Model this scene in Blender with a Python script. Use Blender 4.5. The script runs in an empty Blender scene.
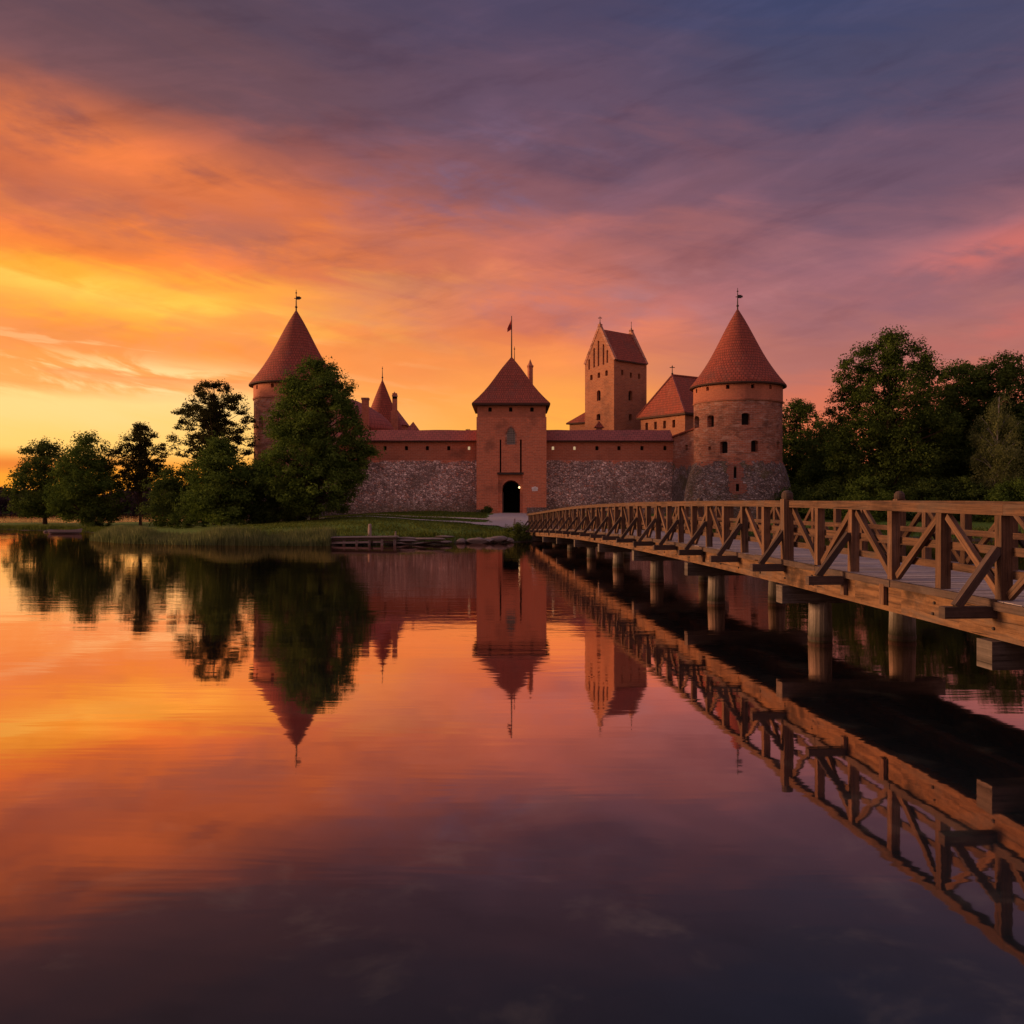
import bpy, math, random
import numpy as np
from mathutils import Vector, Matrix

R = math.radians
scene = bpy.context.scene
col = scene.collection

# ------------------------------------------------------------------ camera
F, HY = 887.0, 503.0          # focal length in pixels, horizon row of the photograph
CAMZ = 3.0
cam = bpy.data.cameras.new("camera")
cam.sensor_width = 36
cam.lens = 36 * F / 1024
cam.shift_y = -(512 - HY) / 1024
cam.clip_start = 0.1
cam.clip_end = 6000
cam_o = bpy.data.objects.new("camera", cam)
cam_o.location = (0, 0, CAMZ)
cam_o.rotation_euler = (R(90), 0, 0)
col.objects.link(cam_o)
scene.camera = cam_o

# ------------------------------------------------------------------ light
SUN_AZ, SUN_EL = -83.0, 8.0   # degrees from +Y, clockwise positive
scene.view_settings.view_transform = 'Standard'
scene.view_settings.look = 'None'
scene.view_settings.gamma = 1
scene.view_settings.exposure = 0
scene.view_settings.use_curve_mapping = False
scene.cycles.caustics_reflective = False
scene.cycles.caustics_refractive = False
sd = bpy.data.lights.new("sun", 'SUN')
sd.energy = 4.8
sd.angle = R(14)
sd.color = (1.0, 0.50, 0.23)
so = bpy.data.objects.new("sun", sd)
d = Vector((math.sin(R(SUN_AZ)) * math.cos(R(SUN_EL)), math.cos(R(SUN_AZ)) * math.cos(R(SUN_EL)), math.sin(R(SUN_EL))))
so.rotation_euler = d.to_track_quat('Z', 'Y').to_euler()
so.location = d * 200
col.objects.link(so)


def lin(c):
    return tuple(((v / 255) / 12.92 if v / 255 <= 0.04045 else ((v / 255 + 0.055) / 1.055) ** 2.4) for v in c)


class NT:
    """small node-tree writer"""
    def __init__(s, tree):
        s.t = tree
        s.n = tree.nodes
        s.l = tree.links

    def node(s, kind, **kw):
        n = s.n.new(kind)
        for k, v in kw.items():
            setattr(n, k, v)
        return n

    def put(s, sock, v):
        if hasattr(v, 'is_output'):
            s.l.new(v, sock)
        elif isinstance(v, (tuple, list)) and len(v) == 3 and sock.type == 'RGBA':
            sock.default_value = (*v, 1)
        else:
            sock.default_value = v

    def math(s, op, a, b=None, c=None, clamp=False):
        n = s.node('ShaderNodeMath', operation=op, use_clamp=clamp)
        s.put(n.inputs[0], a)
        if b is not None:
            s.put(n.inputs[1], b)
        if c is not None:
            s.put(n.inputs[2], c)
        return n.outputs[0]

    def step(s, x, a, b, o0=0.0, o1=1.0):
        n = s.node('ShaderNodeMapRange', interpolation_type='SMOOTHSTEP')
        s.put(n.inputs['Value'], x)
        n.inputs['From Min'].default_value = a
        n.inputs['From Max'].default_value = b
        n.inputs['To Min'].default_value = o0
        n.inputs['To Max'].default_value = o1
        return n.outputs[0]

    def mix(s, f, a, b, mode='MIX'):
        n = s.node('ShaderNodeMix', data_type='RGBA', blend_type=mode)
        s.put(n.inputs[0], f)
        s.put(n.inputs[6], a)
        s.put(n.inputs[7], b)
        return n.outputs[2]

    def ramp(s, x, stops, interp='LINEAR'):
        n = s.node('ShaderNodeValToRGB')
        n.color_ramp.interpolation = interp
        e = n.color_ramp.elements
        while len(e) < len(stops):
            e.new(0.5)
        for i, (p, c) in enumerate(sorted(stops, key=lambda q: q[0])):
            e[i].position = p
            e[i].color = (*c, 1) if len(c) == 3 else c
        s.put(n.inputs[0], x)
        return n.outputs[0]

    def noise(s, vec, scale=5, detail=4, rough=0.5, dist=0.0, out=0):
        n = s.node('ShaderNodeTexNoise')
        if vec is not None:
            s.put(n.inputs['Vector'], vec)
        n.inputs['Scale'].default_value = scale
        n.inputs['Detail'].default_value = detail
        n.inputs['Roughness'].default_value = rough
        n.inputs['Distortion'].default_value = dist
        return n.outputs[out]

    def comb(s, x, y, z):
        n = s.node('ShaderNodeCombineXYZ')
        for k, v in enumerate((x, y, z)):
            s.put(n.inputs[k], v)
        return n.outputs[0]

    def sep(s, v):
        n = s.node('ShaderNodeSeparateXYZ')
        s.put(n.inputs[0], v)
        return n.outputs

    def scale(s, v, k):
        n = s.node('ShaderNodeMapping')
        s.put(n.inputs[0], v)
        n.inputs['Scale'].default_value = k
        return n.outputs[0]


# ------------------------------------------------------------------ sky (directions only)
world = bpy.data.worlds.new("World")
scene.world = world
world.use_nodes = True
w = NT(world.node_tree)
w.n.clear()
tc = w.node('ShaderNodeTexCoord').outputs['Generated']
nrm = w.node('ShaderNodeVectorMath', operation='NORMALIZE')
w.put(nrm.inputs[0], tc)
sx, sy, sz = w.sep(nrm.outputs[0])
DEG = 180 / math.pi
az = w.math('MULTIPLY', w.math('ARCTAN2', sx, sy), DEG)
el = w.math('MULTIPLY', w.math('ARCSINE', sz), DEG)
el = w.math('ABSOLUTE', el)
# streaky cloud fields
tilt = w.math('MULTIPLY_ADD', az, 0.16, el)
big = w.noise(w.comb(w.math('MULTIPLY', az, 0.045), w.math('MULTIPLY', tilt, 0.15), 3.7), 1.0, 6, 0.54, 0.3)
fine = w.noise(w.comb(w.math('MULTIPLY', az, 0.11), w.math('MULTIPLY', tilt, 0.62), 9.1), 1.0, 7, 0.57, 0.5)
wisp = w.noise(w.comb(w.math('MULTIPLY', az, 0.17), w.math('MULTIPLY', w.math('MULTIPLY_ADD', az, 0.10, el), 0.50), 1.3), 1.0, 8, 0.56, 0.25)
streak = w.noise(w.comb(w.math('MULTIPLY', az, 0.09), w.math('MULTIPLY', w.math('MULTIPLY_ADD', az, 0.06, el), 0.95), 14.2), 1.0, 6, 0.55, 0.4)
bigc = w.math('SUBTRACT', big, 0.5)
finec = w.math('SUBTRACT', fine, 0.5)
amp = w.step(el, 0.5, 16.0, 0.5, 7.0)
ew = w.math('MULTIPLY_ADD', bigc, amp, el)
ew = w.math('MULTIPLY_ADD', finec, w.step(el, 0.5, 14.0, 1.0, 5.5), ew)
t = w.math('DIVIDE', ew, 40.0, clamp=True)


def skyramp(stops):
    return w.ramp(t, [(e / 40.0, lin(c)) for e, c in stops], 'EASE')


left = skyramp([(0, (232, 138, 36)), (1.8, (244, 156, 44)), (3.4, (250, 196, 104)), (5.7, (250, 202, 124)), (6.9, (242, 158, 80)),
                (9.3, (240, 142, 58)), (11, (248, 158, 54)), (12.8, (252, 164, 46)), (14.6, (238, 126, 48)), (17, (196, 100, 62)), (20, (150, 84, 74)),
                (24, (108, 74, 80)), (30, (88, 67, 80)), (40, (66, 57, 78))])
mid = skyramp([(0, (246, 150, 60)), (3.5, (250, 168, 66)), (6, (250, 158, 72)), (9, (246, 142, 76)), (10.6, (234, 128, 80)), (12, (214, 118, 92)),
               (15, (182, 104, 92)), (19, (136, 88, 96)), (24, (100, 76, 96)), (30, (78, 68, 94)), (40, (60, 57, 88))])
right = skyramp([(0, (228, 116, 66)), (4, (230, 118, 76)), (6.5, (214, 114, 86)), (9, (180, 110, 102)), (13, (152, 99, 107)),
                 (19, (110, 82, 101)), (25, (76, 72, 100)), (30, (62, 67, 102)), (40, (52, 57, 92))])
back = skyramp([(0, (220, 158, 132)), (8, (220, 158, 136)), (20, (208, 150, 142)), (40, (170, 146, 158))])  # rear sky out of view, brightened as fill light on the castle fronts
azw = w.math('MULTIPLY_ADD', bigc, 14.0, az)
skyc = w.mix(w.step(azw, -22, 2), left, mid)
skyc = w.mix(w.step(azw, 1, 20), skyc, right)
skyc = w.mix(w.step(el, 36, 62), skyc, lin((176, 158, 172)))  # unseen zenith lightened to add top light on deck, lawn and roofs
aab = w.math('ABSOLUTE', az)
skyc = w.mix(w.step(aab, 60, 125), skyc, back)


def blob(a0, e0, ra, re, tl=0.0):
    """soft elliptical weight round a sky direction"""
    da = w.math('SUBTRACT', az, a0)
    de = w.math('SUBTRACT', w.math('MULTIPLY_ADD', da, -tl, el), e0)
    q = w.math('ADD', w.math('POWER', w.math('ABSOLUTE', w.math('DIVIDE', da, ra)), 2.0), w.math('POWER', w.math('ABSOLUTE', w.math('DIVIDE', de, re)), 2.0))
    return w.math('EXPONENT', w.math('MULTIPLY', q, -1.0))


def layer(base, weight, colour, k, lo=0.42, hi=0.66, src=None):
    f = w.math('MULTIPLY', w.math('MULTIPLY', weight, w.step(src if src is not None else fine, lo, hi)), k, clamp=True)
    return w.mix(f, base, lin(colour))


# lit cloud undersides upper left, running down to the right
skyc = layer(skyc, blob(-24, 19.6, 14, 2.3, -0.15), (234, 122, 60), 0.92, 0.16, 0.58, wisp)
# mauve grey body under them
skyc = layer(skyc, blob(-19, 16.0, 13, 1.6, -0.10), (165, 98, 84), 0.75, 0.30, 0.60, wisp)
# bright yellow rift
skyc = layer(skyc, blob(-27, 12.4, 15, 1.0, -0.10), (255, 192, 76), 1.0, 0.32, 0.58, fine)
# orange streak clouds low left with pale gaps
skyc = layer(skyc, blob(-22, 9.6, 20, 1.6, -0.05), (238, 142, 72), 0.95, 0.40, 0.58, wisp)
skyc = layer(skyc, blob(-25, 7.4, 13, 1.1, -0.03), (254, 218, 150), 0.95, 0.46, 0.58, fine)
skyc = layer(skyc, blob(-26, 7.9, 15, 0.8, -0.05), (238, 140, 76), 0.8, 0.48, 0.60, streak)
skyc = layer(skyc, blob(-22, 9.0, 12, 1.6, -0.03), (250, 196, 132), 0.6, 0.56, 0.66, streak)
skyc = layer(skyc, blob(-29, 2.2, 7, 0.5, 0.0), (222, 118, 44), 0.9, 0.30, 0.5, wisp)
# pale lilac gaps and pink streaks on the right
skyc = layer(skyc, blob(-2, 20.0, 9, 3.0, 0.1), (122, 98, 124), 0.7, 0.42, 0.66, wisp)
skyc = layer(skyc, blob(8, 12.6, 15, 2.2, 0.03), (176, 116, 118), 0.8, 0.42, 0.68, wisp)
skyc = layer(skyc, blob(29, 14.2, 5.5, 1.1, 0.20), (212, 112, 102), 0.85, 0.34, 0.60, wisp)
skyc = layer(skyc, blob(31, 10.3, 5, 0.8, 0.20), (210, 108, 96), 0.7, 0.30, 0.55, wisp)
skyc = layer(skyc, blob(4, 5.2, 7, 2.2, 0.0), (255, 176, 66), 0.7, 0.30, 0.6, fine)
# broken texture over the whole deck: darker mauve bellies, paler pink wisps
tex = w.noise(w.comb(w.math('MULTIPLY', az, 0.075), w.math('MULTIPLY', w.math('MULTIPLY_ADD', az, -0.16, el), 0.33), 5.9), 1.0, 8, 0.6, 0.35)
hi = w.step(el, 6, 13)
skyc = w.mix(w.math('MULTIPLY', w.math('MULTIPLY', w.step(tex, 0.50, 0.68), hi), 0.42), skyc, w.mix(1.0, skyc, (0.62, 0.56, 0.62), 'MULTIPLY'))
skyc = w.mix(w.math('MULTIPLY', w.math('MULTIPLY', w.step(tex, 0.50, 0.34), hi), 0.38), skyc, w.mix(1.0, skyc, (1.40, 1.32, 1.28), 'MULTIPLY'))
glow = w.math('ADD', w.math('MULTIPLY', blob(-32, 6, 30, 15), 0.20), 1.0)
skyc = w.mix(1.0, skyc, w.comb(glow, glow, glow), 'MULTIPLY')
nish = w.node('ShaderNodeTexSky', sky_type='NISHITA')
nish.sun_disc = False
nish.sun_elevation = R(SUN_EL)
nish.sun_rotation = R(SUN_AZ)
bg1 = w.node('ShaderNodeBackground')
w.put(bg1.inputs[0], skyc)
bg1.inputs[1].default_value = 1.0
bg2 = w.node('ShaderNodeBackground')
w.put(bg2.inputs[0], nish.outputs[0])
bg2.inputs[1].default_value = 0.004
add = w.node('ShaderNodeAddShader')
w.l.new(bg1.outputs[0], add.inputs[0])
w.l.new(bg2.outputs[0], add.inputs[1])
wo = w.node('ShaderNodeOutputWorld')
w.l.new(add.outputs[0], wo.inputs[0])

# ------------------------------------------------------------------ materials
def mat(name):
    m = bpy.data.materials.new(name)
    m.use_nodes = True
    k = NT(m.node_tree)
    k.n.clear()
    out = k.node('ShaderNodeOutputMaterial')
    return m, k, out


def principled(k, out, color, rough=0.85, bump=None, bstr=0.4, bdist=0.05, spec=0.3, metal=0.0):
    p = k.node('ShaderNodeBsdfPrincipled')
    k.put(p.inputs['Base Color'], color)
    k.put(p.inputs['Roughness'], rough)
    p.inputs['Specular IOR Level'].default_value = spec
    p.inputs['Metallic'].default_value = metal
    if bump is not None:
        b = k.node('ShaderNodeBump')
        b.inputs['Strength'].default_value = bstr
        b.inputs['Distance'].default_value = bdist
        k.put(b.inputs['Height'], bump)
        k.l.new(b.outputs[0], p.inputs['Normal'])
    k.l.new(p.outputs[0], out.inputs[0])
    return p


def uvc(k):
    return k.node('ShaderNodeUVMap').outputs[0]


def objc(k):
    return k.node('ShaderNodeTexCoord').outputs['Object']


def posc(k):
    return k.node('ShaderNodeNewGeometry').outputs['Position']


def brick_nodes(k, c1, c2, mortar, bw=0.55, bh=0.19):
    b = k.node('ShaderNodeTexBrick')
    k.put(b.inputs['Vector'], uvc(k))
    k.put(b.inputs['Color1'], c1)
    k.put(b.inputs['Color2'], c2)
    k.put(b.inputs['Mortar'], mortar)
    b.inputs['Scale'].default_value = 1
    b.inputs['Mortar Size'].default_value = 0.022
    b.inputs['Mortar Smooth'].default_value = 0.3
    b.inputs['Brick Width'].default_value = bw
    b.inputs['Row Height'].default_value = bh
    return b.outputs['Color'], b.outputs['Fac']


def brick_mat(name, c1, c2, mortar, wear=(0.30, 0.22, 0.18), wear_amt=0.35, dark_amt=0.5):
    m, k, out = mat(name)
    c, fac = brick_nodes(k, c1, c2, mortar)
    p = posc(k)
    n1 = k.noise(p, 0.35, 6, 0.6)
    n2 = k.noise(k.scale(p, (1, 1, 2.6)), 0.9, 8, 0.65, 0.6)
    n3 = k.noise(p, 5.0, 3, 0.6)
    c = k.mix(k.math('MULTIPLY', k.step(n2, 0.54, 0.72), wear_amt), c, wear)
    c = k.mix(k.math('MULTIPLY', k.step(n1, 0.52, 0.72), dark_amt), c, (0.09, 0.05, 0.04))
    if wear_amt > 0.5:
        n4 = k.noise(k.scale(p, (0.5, 0.5, 1.6)), 0.8, 7, 0.7, 0.8)
        c = k.mix(k.math('MULTIPLY', k.step(n4, 0.50, 0.60), 0.6), c, (0.12, 0.058, 0.045))
        n5 = k.noise(k.scale(p, (0.6, 0.6, 2.2)), 1.3, 7, 0.7, 0.6)
        c = k.mix(k.math('MULTIPLY', k.step(n5, 0.52, 0.62), 0.6), c, (0.50, 0.34, 0.29))
    c = k.mix(0.55, c, k.mix(n3, (0.45, 0.45, 0.45), (1.5, 1.5, 1.5)), 'MULTIPLY')
    principled(k, out, c, 0.9, k.math('ADD', k.math('MULTIPLY', fac, -0.5), n3), 0.5, 0.04)
    return m


def stone_mat(name, tint=(1, 1, 1), moss=0.0, brick_top=None):
    m, k, out = mat(name)
    uv = uvc(k)
    p = posc(k)
    warp = k.node('ShaderNodeVectorMath', operation='ADD')
    k.put(warp.inputs[0], uv)
    k.put(warp.inputs[1], k.scale(k.noise(uv, 1.6, 3, 0.6, 0, 1), (0.22, 0.22, 0)))
    v = k.node('ShaderNodeTexVoronoi', feature='F1')
    k.put(v.inputs['Vector'], k.scale(warp.outputs[0], (3.7, 5.2, 1)))
    v.inputs['Scale'].default_value = 1.0
    v2 = k.node('ShaderNodeTexVoronoi', feature='DISTANCE_TO_EDGE')
    k.put(v2.inputs['Vector'], k.scale(warp.outputs[0], (3.7, 5.2, 1)))
    v2.inputs['Scale'].default_value = 1.0
    rnd = k.sep(v.outputs['Color'])
    c = k.ramp(rnd[0], [(0, (0.12, 0.095, 0.098)), (0.25, (0.20, 0.16, 0.165)), (0.5, (0.27, 0.22, 0.225)), (0.75, (0.34, 0.285, 0.29)), (0.92, (0.43, 0.37, 0.375)), (1, (0.5, 0.44, 0.44))])
    c = k.mix(k.math('MULTIPLY', k.step(rnd[1], 0.7, 0.95), 0.6), c, (0.30, 0.13, 0.09))
    c = k.mix(k.step(v2.outputs['Distance'], 0.02, 0.12), (0.075, 0.055, 0.055), c)
    n1 = k.noise(p, 0.28, 5, 0.6)
    c = k.mix(k.math('MULTIPLY', k.step(n1, 0.48, 0.72), 0.6), c, (0.07, 0.055, 0.05))
    n7 = k.noise(p, 0.12, 4, 0.6, 0.4)
    vv = k.step(n7, 0.3, 0.7, 0.72, 1.35)
    c = k.mix(1.0, c, k.comb(vv, vv, vv), 'MULTIPLY')
    n8 = k.noise(p, 1.1, 6, 0.65, 0.5)
    c = k.mix(k.math('MULTIPLY', k.step(n8, 0.56, 0.68), 0.5), c, (0.24, 0.185, 0.165))
    zb = k.math('MULTIPLY_ADD', k.math('SUBTRACT', n8, 0.5), 2.5, k.sep(p)[2])
    c = k.mix(k.math('MULTIPLY', k.step(zb, 3.6, 2.0), 0.55), c, (0.075, 0.065, 0.045))
    if moss:
        n2 = k.noise(p, 0.45, 6, 0.62, 0.5)
        c = k.mix(k.math('MULTIPLY', k.step(n2, 0.5, 0.68), moss), c, (0.10, 0.085, 0.04))
    if brick_top is not None:
        z = k.sep(p)[2]
        n3 = k.noise(p, 0.8, 5, 0.6)
        zz = k.math('MULTIPLY_ADD', k.math('SUBTRACT', n3, 0.5), 5.0 if moss else 2.2, z)
        bc, _ = brick_nodes(k, (0.40, 0.13, 0.075), (0.30, 0.09, 0.055), (0.30, 0.20, 0.16))
        c = k.mix(k.step(zz, brick_top - 0.25, brick_top + 0.1), c, bc)
    c = k.mix(1.0, c, tint, 'MULTIPLY')
    principled(k, out, c, 0.92, k.math('MULTIPLY', k.step(v2.outputs['Distance'], 0.0, 0.25), 1.0), 0.8, 0.08)
    return m


def roof_mat(name, base, base2, tw=0.27, th=0.36):
    m, k, out = mat(name)
    b = k.node('ShaderNodeTexBrick')
    k.put(b.inputs['Vector'], uvc(k))
    k.put(b.inputs['Color1'], base)
    k.put(b.inputs['Color2'], base2)
    k.put(b.inputs['Mortar'], tuple(0.25 * x for x in base))
    b.inputs['Scale'].default_value = 1
    b.inputs['Mortar Size'].default_value = 0.028
    b.inputs['Mortar Smooth'].default_value = 0.5
    b.inputs['Bias'].default_value = -0.1
    b.inputs['Brick Width'].default_value = tw
    b.inputs['Row Height'].default_value = th
    p = posc(k)
    n1 = k.noise(p, 0.5, 6, 0.62)
    n2 = k.noise(p, 3.5, 4, 0.6)
    c = k.mix(k.math('MULTIPLY', k.step(n1, 0.5, 0.75), 0.55), b.outputs['Color'], (0.11, 0.055, 0.045))
    n4 = k.noise(k.scale(p, (1, 1, 0.4)), 1.2, 6, 0.7)
    c = k.mix(k.math('MULTIPLY', k.step(n4, 0.56, 0.72), 0.35), c, (0.34, 0.14, 0.10))
    c = k.mix(0.6, c, k.mix(n2, (0.4, 0.4, 0.4), (1.6, 1.6, 1.6)), 'MULTIPLY')
    principled(k, out, c, 0.8, k.math('MULTIPLY', b.outputs['Fac'], -1.0), 0.7, 0.05)
    return m


def wood_mat(name, c1, c2, grain=1.0, stain=0.4, rough=0.8, xscale=0.7, grey=0.45, wet=False):
    m, k, out = mat(name)
    uv = uvc(k)
    oi = k.node('ShaderNodeObjectInfo').outputs['Random']
    n1 = k.noise(k.scale(uv, (xscale, 16 * grain, 1)), 1.6, 6, 0.65, 0.5)
    p = posc(k)
    n2 = k.noise(p, 1.1, 6, 0.65)
    n3 = k.noise(p, 14, 4, 0.6)
    c = k.mix(k.step(n1, 0.3, 0.7), c1, c2)
    g_ = sum(c1) / 3 + sum(c2) / 3
    n5 = k.noise(k.scale(uv, (0.9, 3.0, 1)), 1.1, 6, 0.7, 0.4)
    c = k.mix(k.math('MULTIPLY', k.step(n5, 0.46, 0.66), grey), c, (g_ * .62, g_ * .54, g_ * .50))
    c = k.mix(k.math('MULTIPLY', k.step(n2, 0.5, 0.7), stain), c, tuple(0.25 * x for x in c1))
    n6 = k.noise(k.scale(uv, (0.5, 22, 1)), 1.3, 4, 0.6, 0.8)
    c = k.mix(k.math('MULTIPLY', k.step(n6, 0.60, 0.67), 0.75), c, tuple(0.12 * x for x in c1))
    if wet:
        zz = k.math('MULTIPLY_ADD', k.math('SUBTRACT', n2, 0.5), 0.5, k.sep(p)[2])
        c = k.mix(k.step(zz, 0.34, 0.12), c, (0.018, 0.017, 0.011))
        c = k.mix(k.math('MULTIPLY', k.step(zz, 0.75, 0.3), 0.5), c, (0.05, 0.045, 0.03))
    c = k.mix(0.5, c, k.mix(n3, (0.5, 0.5, 0.5), (1.5, 1.5, 1.5)), 'MULTIPLY')
    v = k.math('MULTIPLY_ADD', oi, 0.5, 0.75)
    c = k.mix(1.0, c, k.comb(v, v, v), 'MULTIPLY')
    principled(k, out, c, rough, k.math('ADD', n1, k.math('MULTIPLY', n3, 0.5)), 0.5, 0.02, 0.25)
    return m


def plain_mat(name, c, rough=0.7, spec=0.3, metal=0.0, var=0.3, scale=6):
    m, k, out = mat(name)
    n = k.noise(posc(k), scale, 4, 0.6)
    cc = k.mix(n, tuple(x * (1 - var) for x in c), tuple(x * (1 + var) for x in c))
    principled(k, out, cc, rough, n, 0.2, 0.02, spec, metal)
    return m


def emit_mat(name, c, s):
    m, k, out = mat(name)
    e = k.node('ShaderNodeEmission')
    k.put(e.inputs[0], c)
    e.inputs[1].default_value = s
    k.l.new(e.outputs[0], out.inputs[0])
    return m


def leaf_mat(name, dark, light, trans=0.25):
    m, k, out = mat(name)
    at = k.node('ShaderNodeAttribute', attribute_name='tint')
    n = k.noise(objc(k), 0.55, 3, 0.6)
    f = k.math('ADD', k.math('MULTIPLY', at.outputs['Fac'], 0.65), k.math('MULTIPLY', k.math('SUBTRACT', n, 0.35), 1.0), clamp=True)
    c = k.mix(f, dark, light)
    dn = k.node('ShaderNodeBsdfDiffuse')
    k.put(dn.inputs[0], c)
    tr = k.node('ShaderNodeBsdfTranslucent')
    k.put(tr.inputs[0], c)
    mx = k.node('ShaderNodeMixShader')
    mx.inputs[0].default_value = trans
    k.l.new(dn.outputs[0], mx.inputs[1])
    k.l.new(tr.outputs[0], mx.inputs[2])
    k.l.new(mx.outputs[0], out.inputs[0])
    return m


M = {}
M['brick_gate'] = brick_mat('gate_brick', (0.66, 0.205, 0.105), (0.50, 0.155, 0.085), (0.56, 0.28, 0.19), wear_amt=0.28, dark_amt=0.5)
M['brick_band'] = brick_mat('wall_brick', (0.46, 0.15, 0.085), (0.38, 0.12, 0.07), (0.42, 0.22, 0.16), wear_amt=0.3, dark_amt=0.5)
M['brick_old'] = brick_mat('old_brick', (0.42, 0.15, 0.09), (0.29, 0.10, 0.065), (0.38, 0.26, 0.21), (0.46, 0.31, 0.26), 0.7, 0.75)
M['brick_dark'] = brick_mat('dark_brick', (0.24, 0.085, 0.06), (0.17, 0.06, 0.045), (0.2, 0.13, 0.11), wear_amt=0.3, dark_amt=0.6)
M['brick_keep'] = brick_mat('keep_brick', (0.36, 0.135, 0.068), (0.27, 0.095, 0.05), (0.33, 0.20, 0.14), wear_amt=0.3, dark_amt=0.45)
M['plaster'] = brick_mat('smooth_brick', (0.47, 0.165, 0.10), (0.43, 0.15, 0.09), (0.44, 0.19, 0.12), wear_amt=0.1, dark_amt=0.3)
M['stone'] = stone_mat('fieldstone', tint=(1.85, 1.70, 1.58), brick_top=8.1)
M['stone_tower'] = stone_mat('mossy_fieldstone', tint=(1.0, 1.0, 1.0), moss=0.9, brick_top=7.25)
M['stone_pale'] = stone_mat('pale_stone', tint=(1.6, 1.5, 1.5))
M['roof'] = roof_mat('roof_tile', (0.29, 0.062, 0.038), (0.22, 0.05, 0.032))
M['roof_pink'] = roof_mat('roof_tile_faded', (0.31, 0.085, 0.07), (0.26, 0.07, 0.06), 0.5, 0.6)
M['roof_dark'] = plain_mat('eave_timber', (0.06, 0.03, 0.022), 0.9)
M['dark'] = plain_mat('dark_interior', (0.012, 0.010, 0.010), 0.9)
M['glass'] = plain_mat('leaded_glass', (0.13, 0.13, 0.15), 0.12, 0.8)
M['lead'] = plain_mat('window_lead', (0.03, 0.03, 0.03), 0.6)
M['iron'] = plain_mat('wrought_iron', (0.025, 0.02, 0.02), 0.6)
M['flag'] = plain_mat('flag_cloth', (0.30, 0.035, 0.03), 0.9)
M['white'] = plain_mat('white_paint', (0.75, 0.70, 0.70), 0.7)
M['lit'] = emit_mat('glow_pane', (1.0, 0.66, 0.36), 0.5)  # emissive pane standing for the brightness seen through an embrasure
M['lamp'] = emit_mat('lamp_glass', (1.0, 0.70, 0.34), 3.0)
M['wood'] = wood_mat('bridge_timber', (0.070, 0.037, 0.023), (0.165, 0.088, 0.052))
M['wood_dark'] = wood_mat('dark_timber', (0.045, 0.03, 0.026), (0.085, 0.055, 0.045))
M['girder'] = wood_mat('girder_timber', (0.068, 0.034, 0.018), (0.185, 0.097, 0.048), 0.5, 0.8)
M['deckwood'] = wood_mat('deck_boards', (0.34, 0.29, 0.30), (0.48, 0.42, 0.43), 0.6, 0.35)
M['pile'] = wood_mat('weathered_pile', (0.13, 0.11, 0.098), (0.27, 0.23, 0.21), 0.6, 0.5, wet=True)
M['crossbeam'] = wood_mat('crossbeam_timber', (0.06, 0.048, 0.042), (0.15, 0.122, 0.11), 0.6, 0.7)
M['leaf_shaded'] = leaf_mat('shaded_leaves', (0.024, 0.045, 0.010), (0.105, 0.155, 0.034))  # broad leaves darkened: shading of the right-hand trees put into the colour
M['oldwood'] = wood_mat('grey_driftwood', (0.15, 0.115, 0.11), (0.30, 0.24, 0.23), 0.8, 0.4)
M['bark'] = plain_mat('bark', (0.045, 0.032, 0.024), 0.95, 0.2, var=0.5, scale=9)
M['birch'] = plain_mat('birch_bark', (0.30, 0.27, 0.24), 0.9, 0.2, var=0.5, scale=4)
M['leaf'] = leaf_mat('broad_leaves', (0.036, 0.068, 0.013), (0.15, 0.225, 0.045))
M['leaf_light'] = leaf_mat('light_leaves', (0.045, 0.07, 0.014), (0.15, 0.19, 0.045))
M['leaf_dark'] = leaf_mat('dark_leaves', (0.026, 0.050, 0.013), (0.115, 0.165, 0.038))
M['leaf_pine'] = leaf_mat('pine_needles', (0.020, 0.022, 0.008), (0.075, 0.075, 0.022))
M['leaf_willow'] = leaf_mat('willow_leaves', (0.07, 0.09, 0.03), (0.20, 0.22, 0.085))
M['far'] = leaf_mat('hazed_leaves', (0.030, 0.022, 0.028), (0.055, 0.040, 0.046))  # purplish haze of distance put into the leaf colour
M['reed'] = leaf_mat('reed_blades', (0.075, 0.115, 0.038), (0.25, 0.27, 0.12))
M['rock'] = plain_mat('shore_rock', (0.17, 0.135, 0.13), 0.9, var=0.5, scale=5)
M['boat'] = plain_mat('boat_paint', (0.30, 0.25, 0.27), 0.5, var=0.25)
M['boat_in'] = plain_mat('boat_inside', (0.14, 0.09, 0.08), 0.8)


def ground_material():
    m, k, out = mat('lawn_and_lakebed')
    p = posc(k)
    z = k.sep(p)[2]
    n1 = k.noise(p, 0.25, 5, 0.6)
    n2 = k.noise(p, 4.0, 5, 0.7)
    n3 = k.noise(k.scale(p, (1, 0.5, 1)), 14.0, 3, 0.7)
    g = k.mix(n1, (0.060, 0.125, 0.020), (0.115, 0.180, 0.034))
    g = k.mix(k.step(n2, 0.55, 0.8), g, (0.075, 0.085, 0.025))
    g = k.mix(k.math('MULTIPLY', k.step(k.noise(p, 0.7, 6, 0.65, 0.4), 0.5, 0.68), 0.6), g, (0.040, 0.065, 0.016))
    g = k.mix(0.75, g, k.mix(n3, (0.3, 0.3, 0.3), (1.7, 1.7, 1.7)), 'MULTIPLY')
    zz = k.math('MULTIPLY_ADD', n2, 0.25, z)
    g = k.mix(k.step(zz, 0.42, 0.2), g, (0.05, 0.042, 0.03))
    principled(k, out, g, 0.95, k.math('ADD', n2, n3), 0.7, 0.08, 0.15)
    return m


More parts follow.
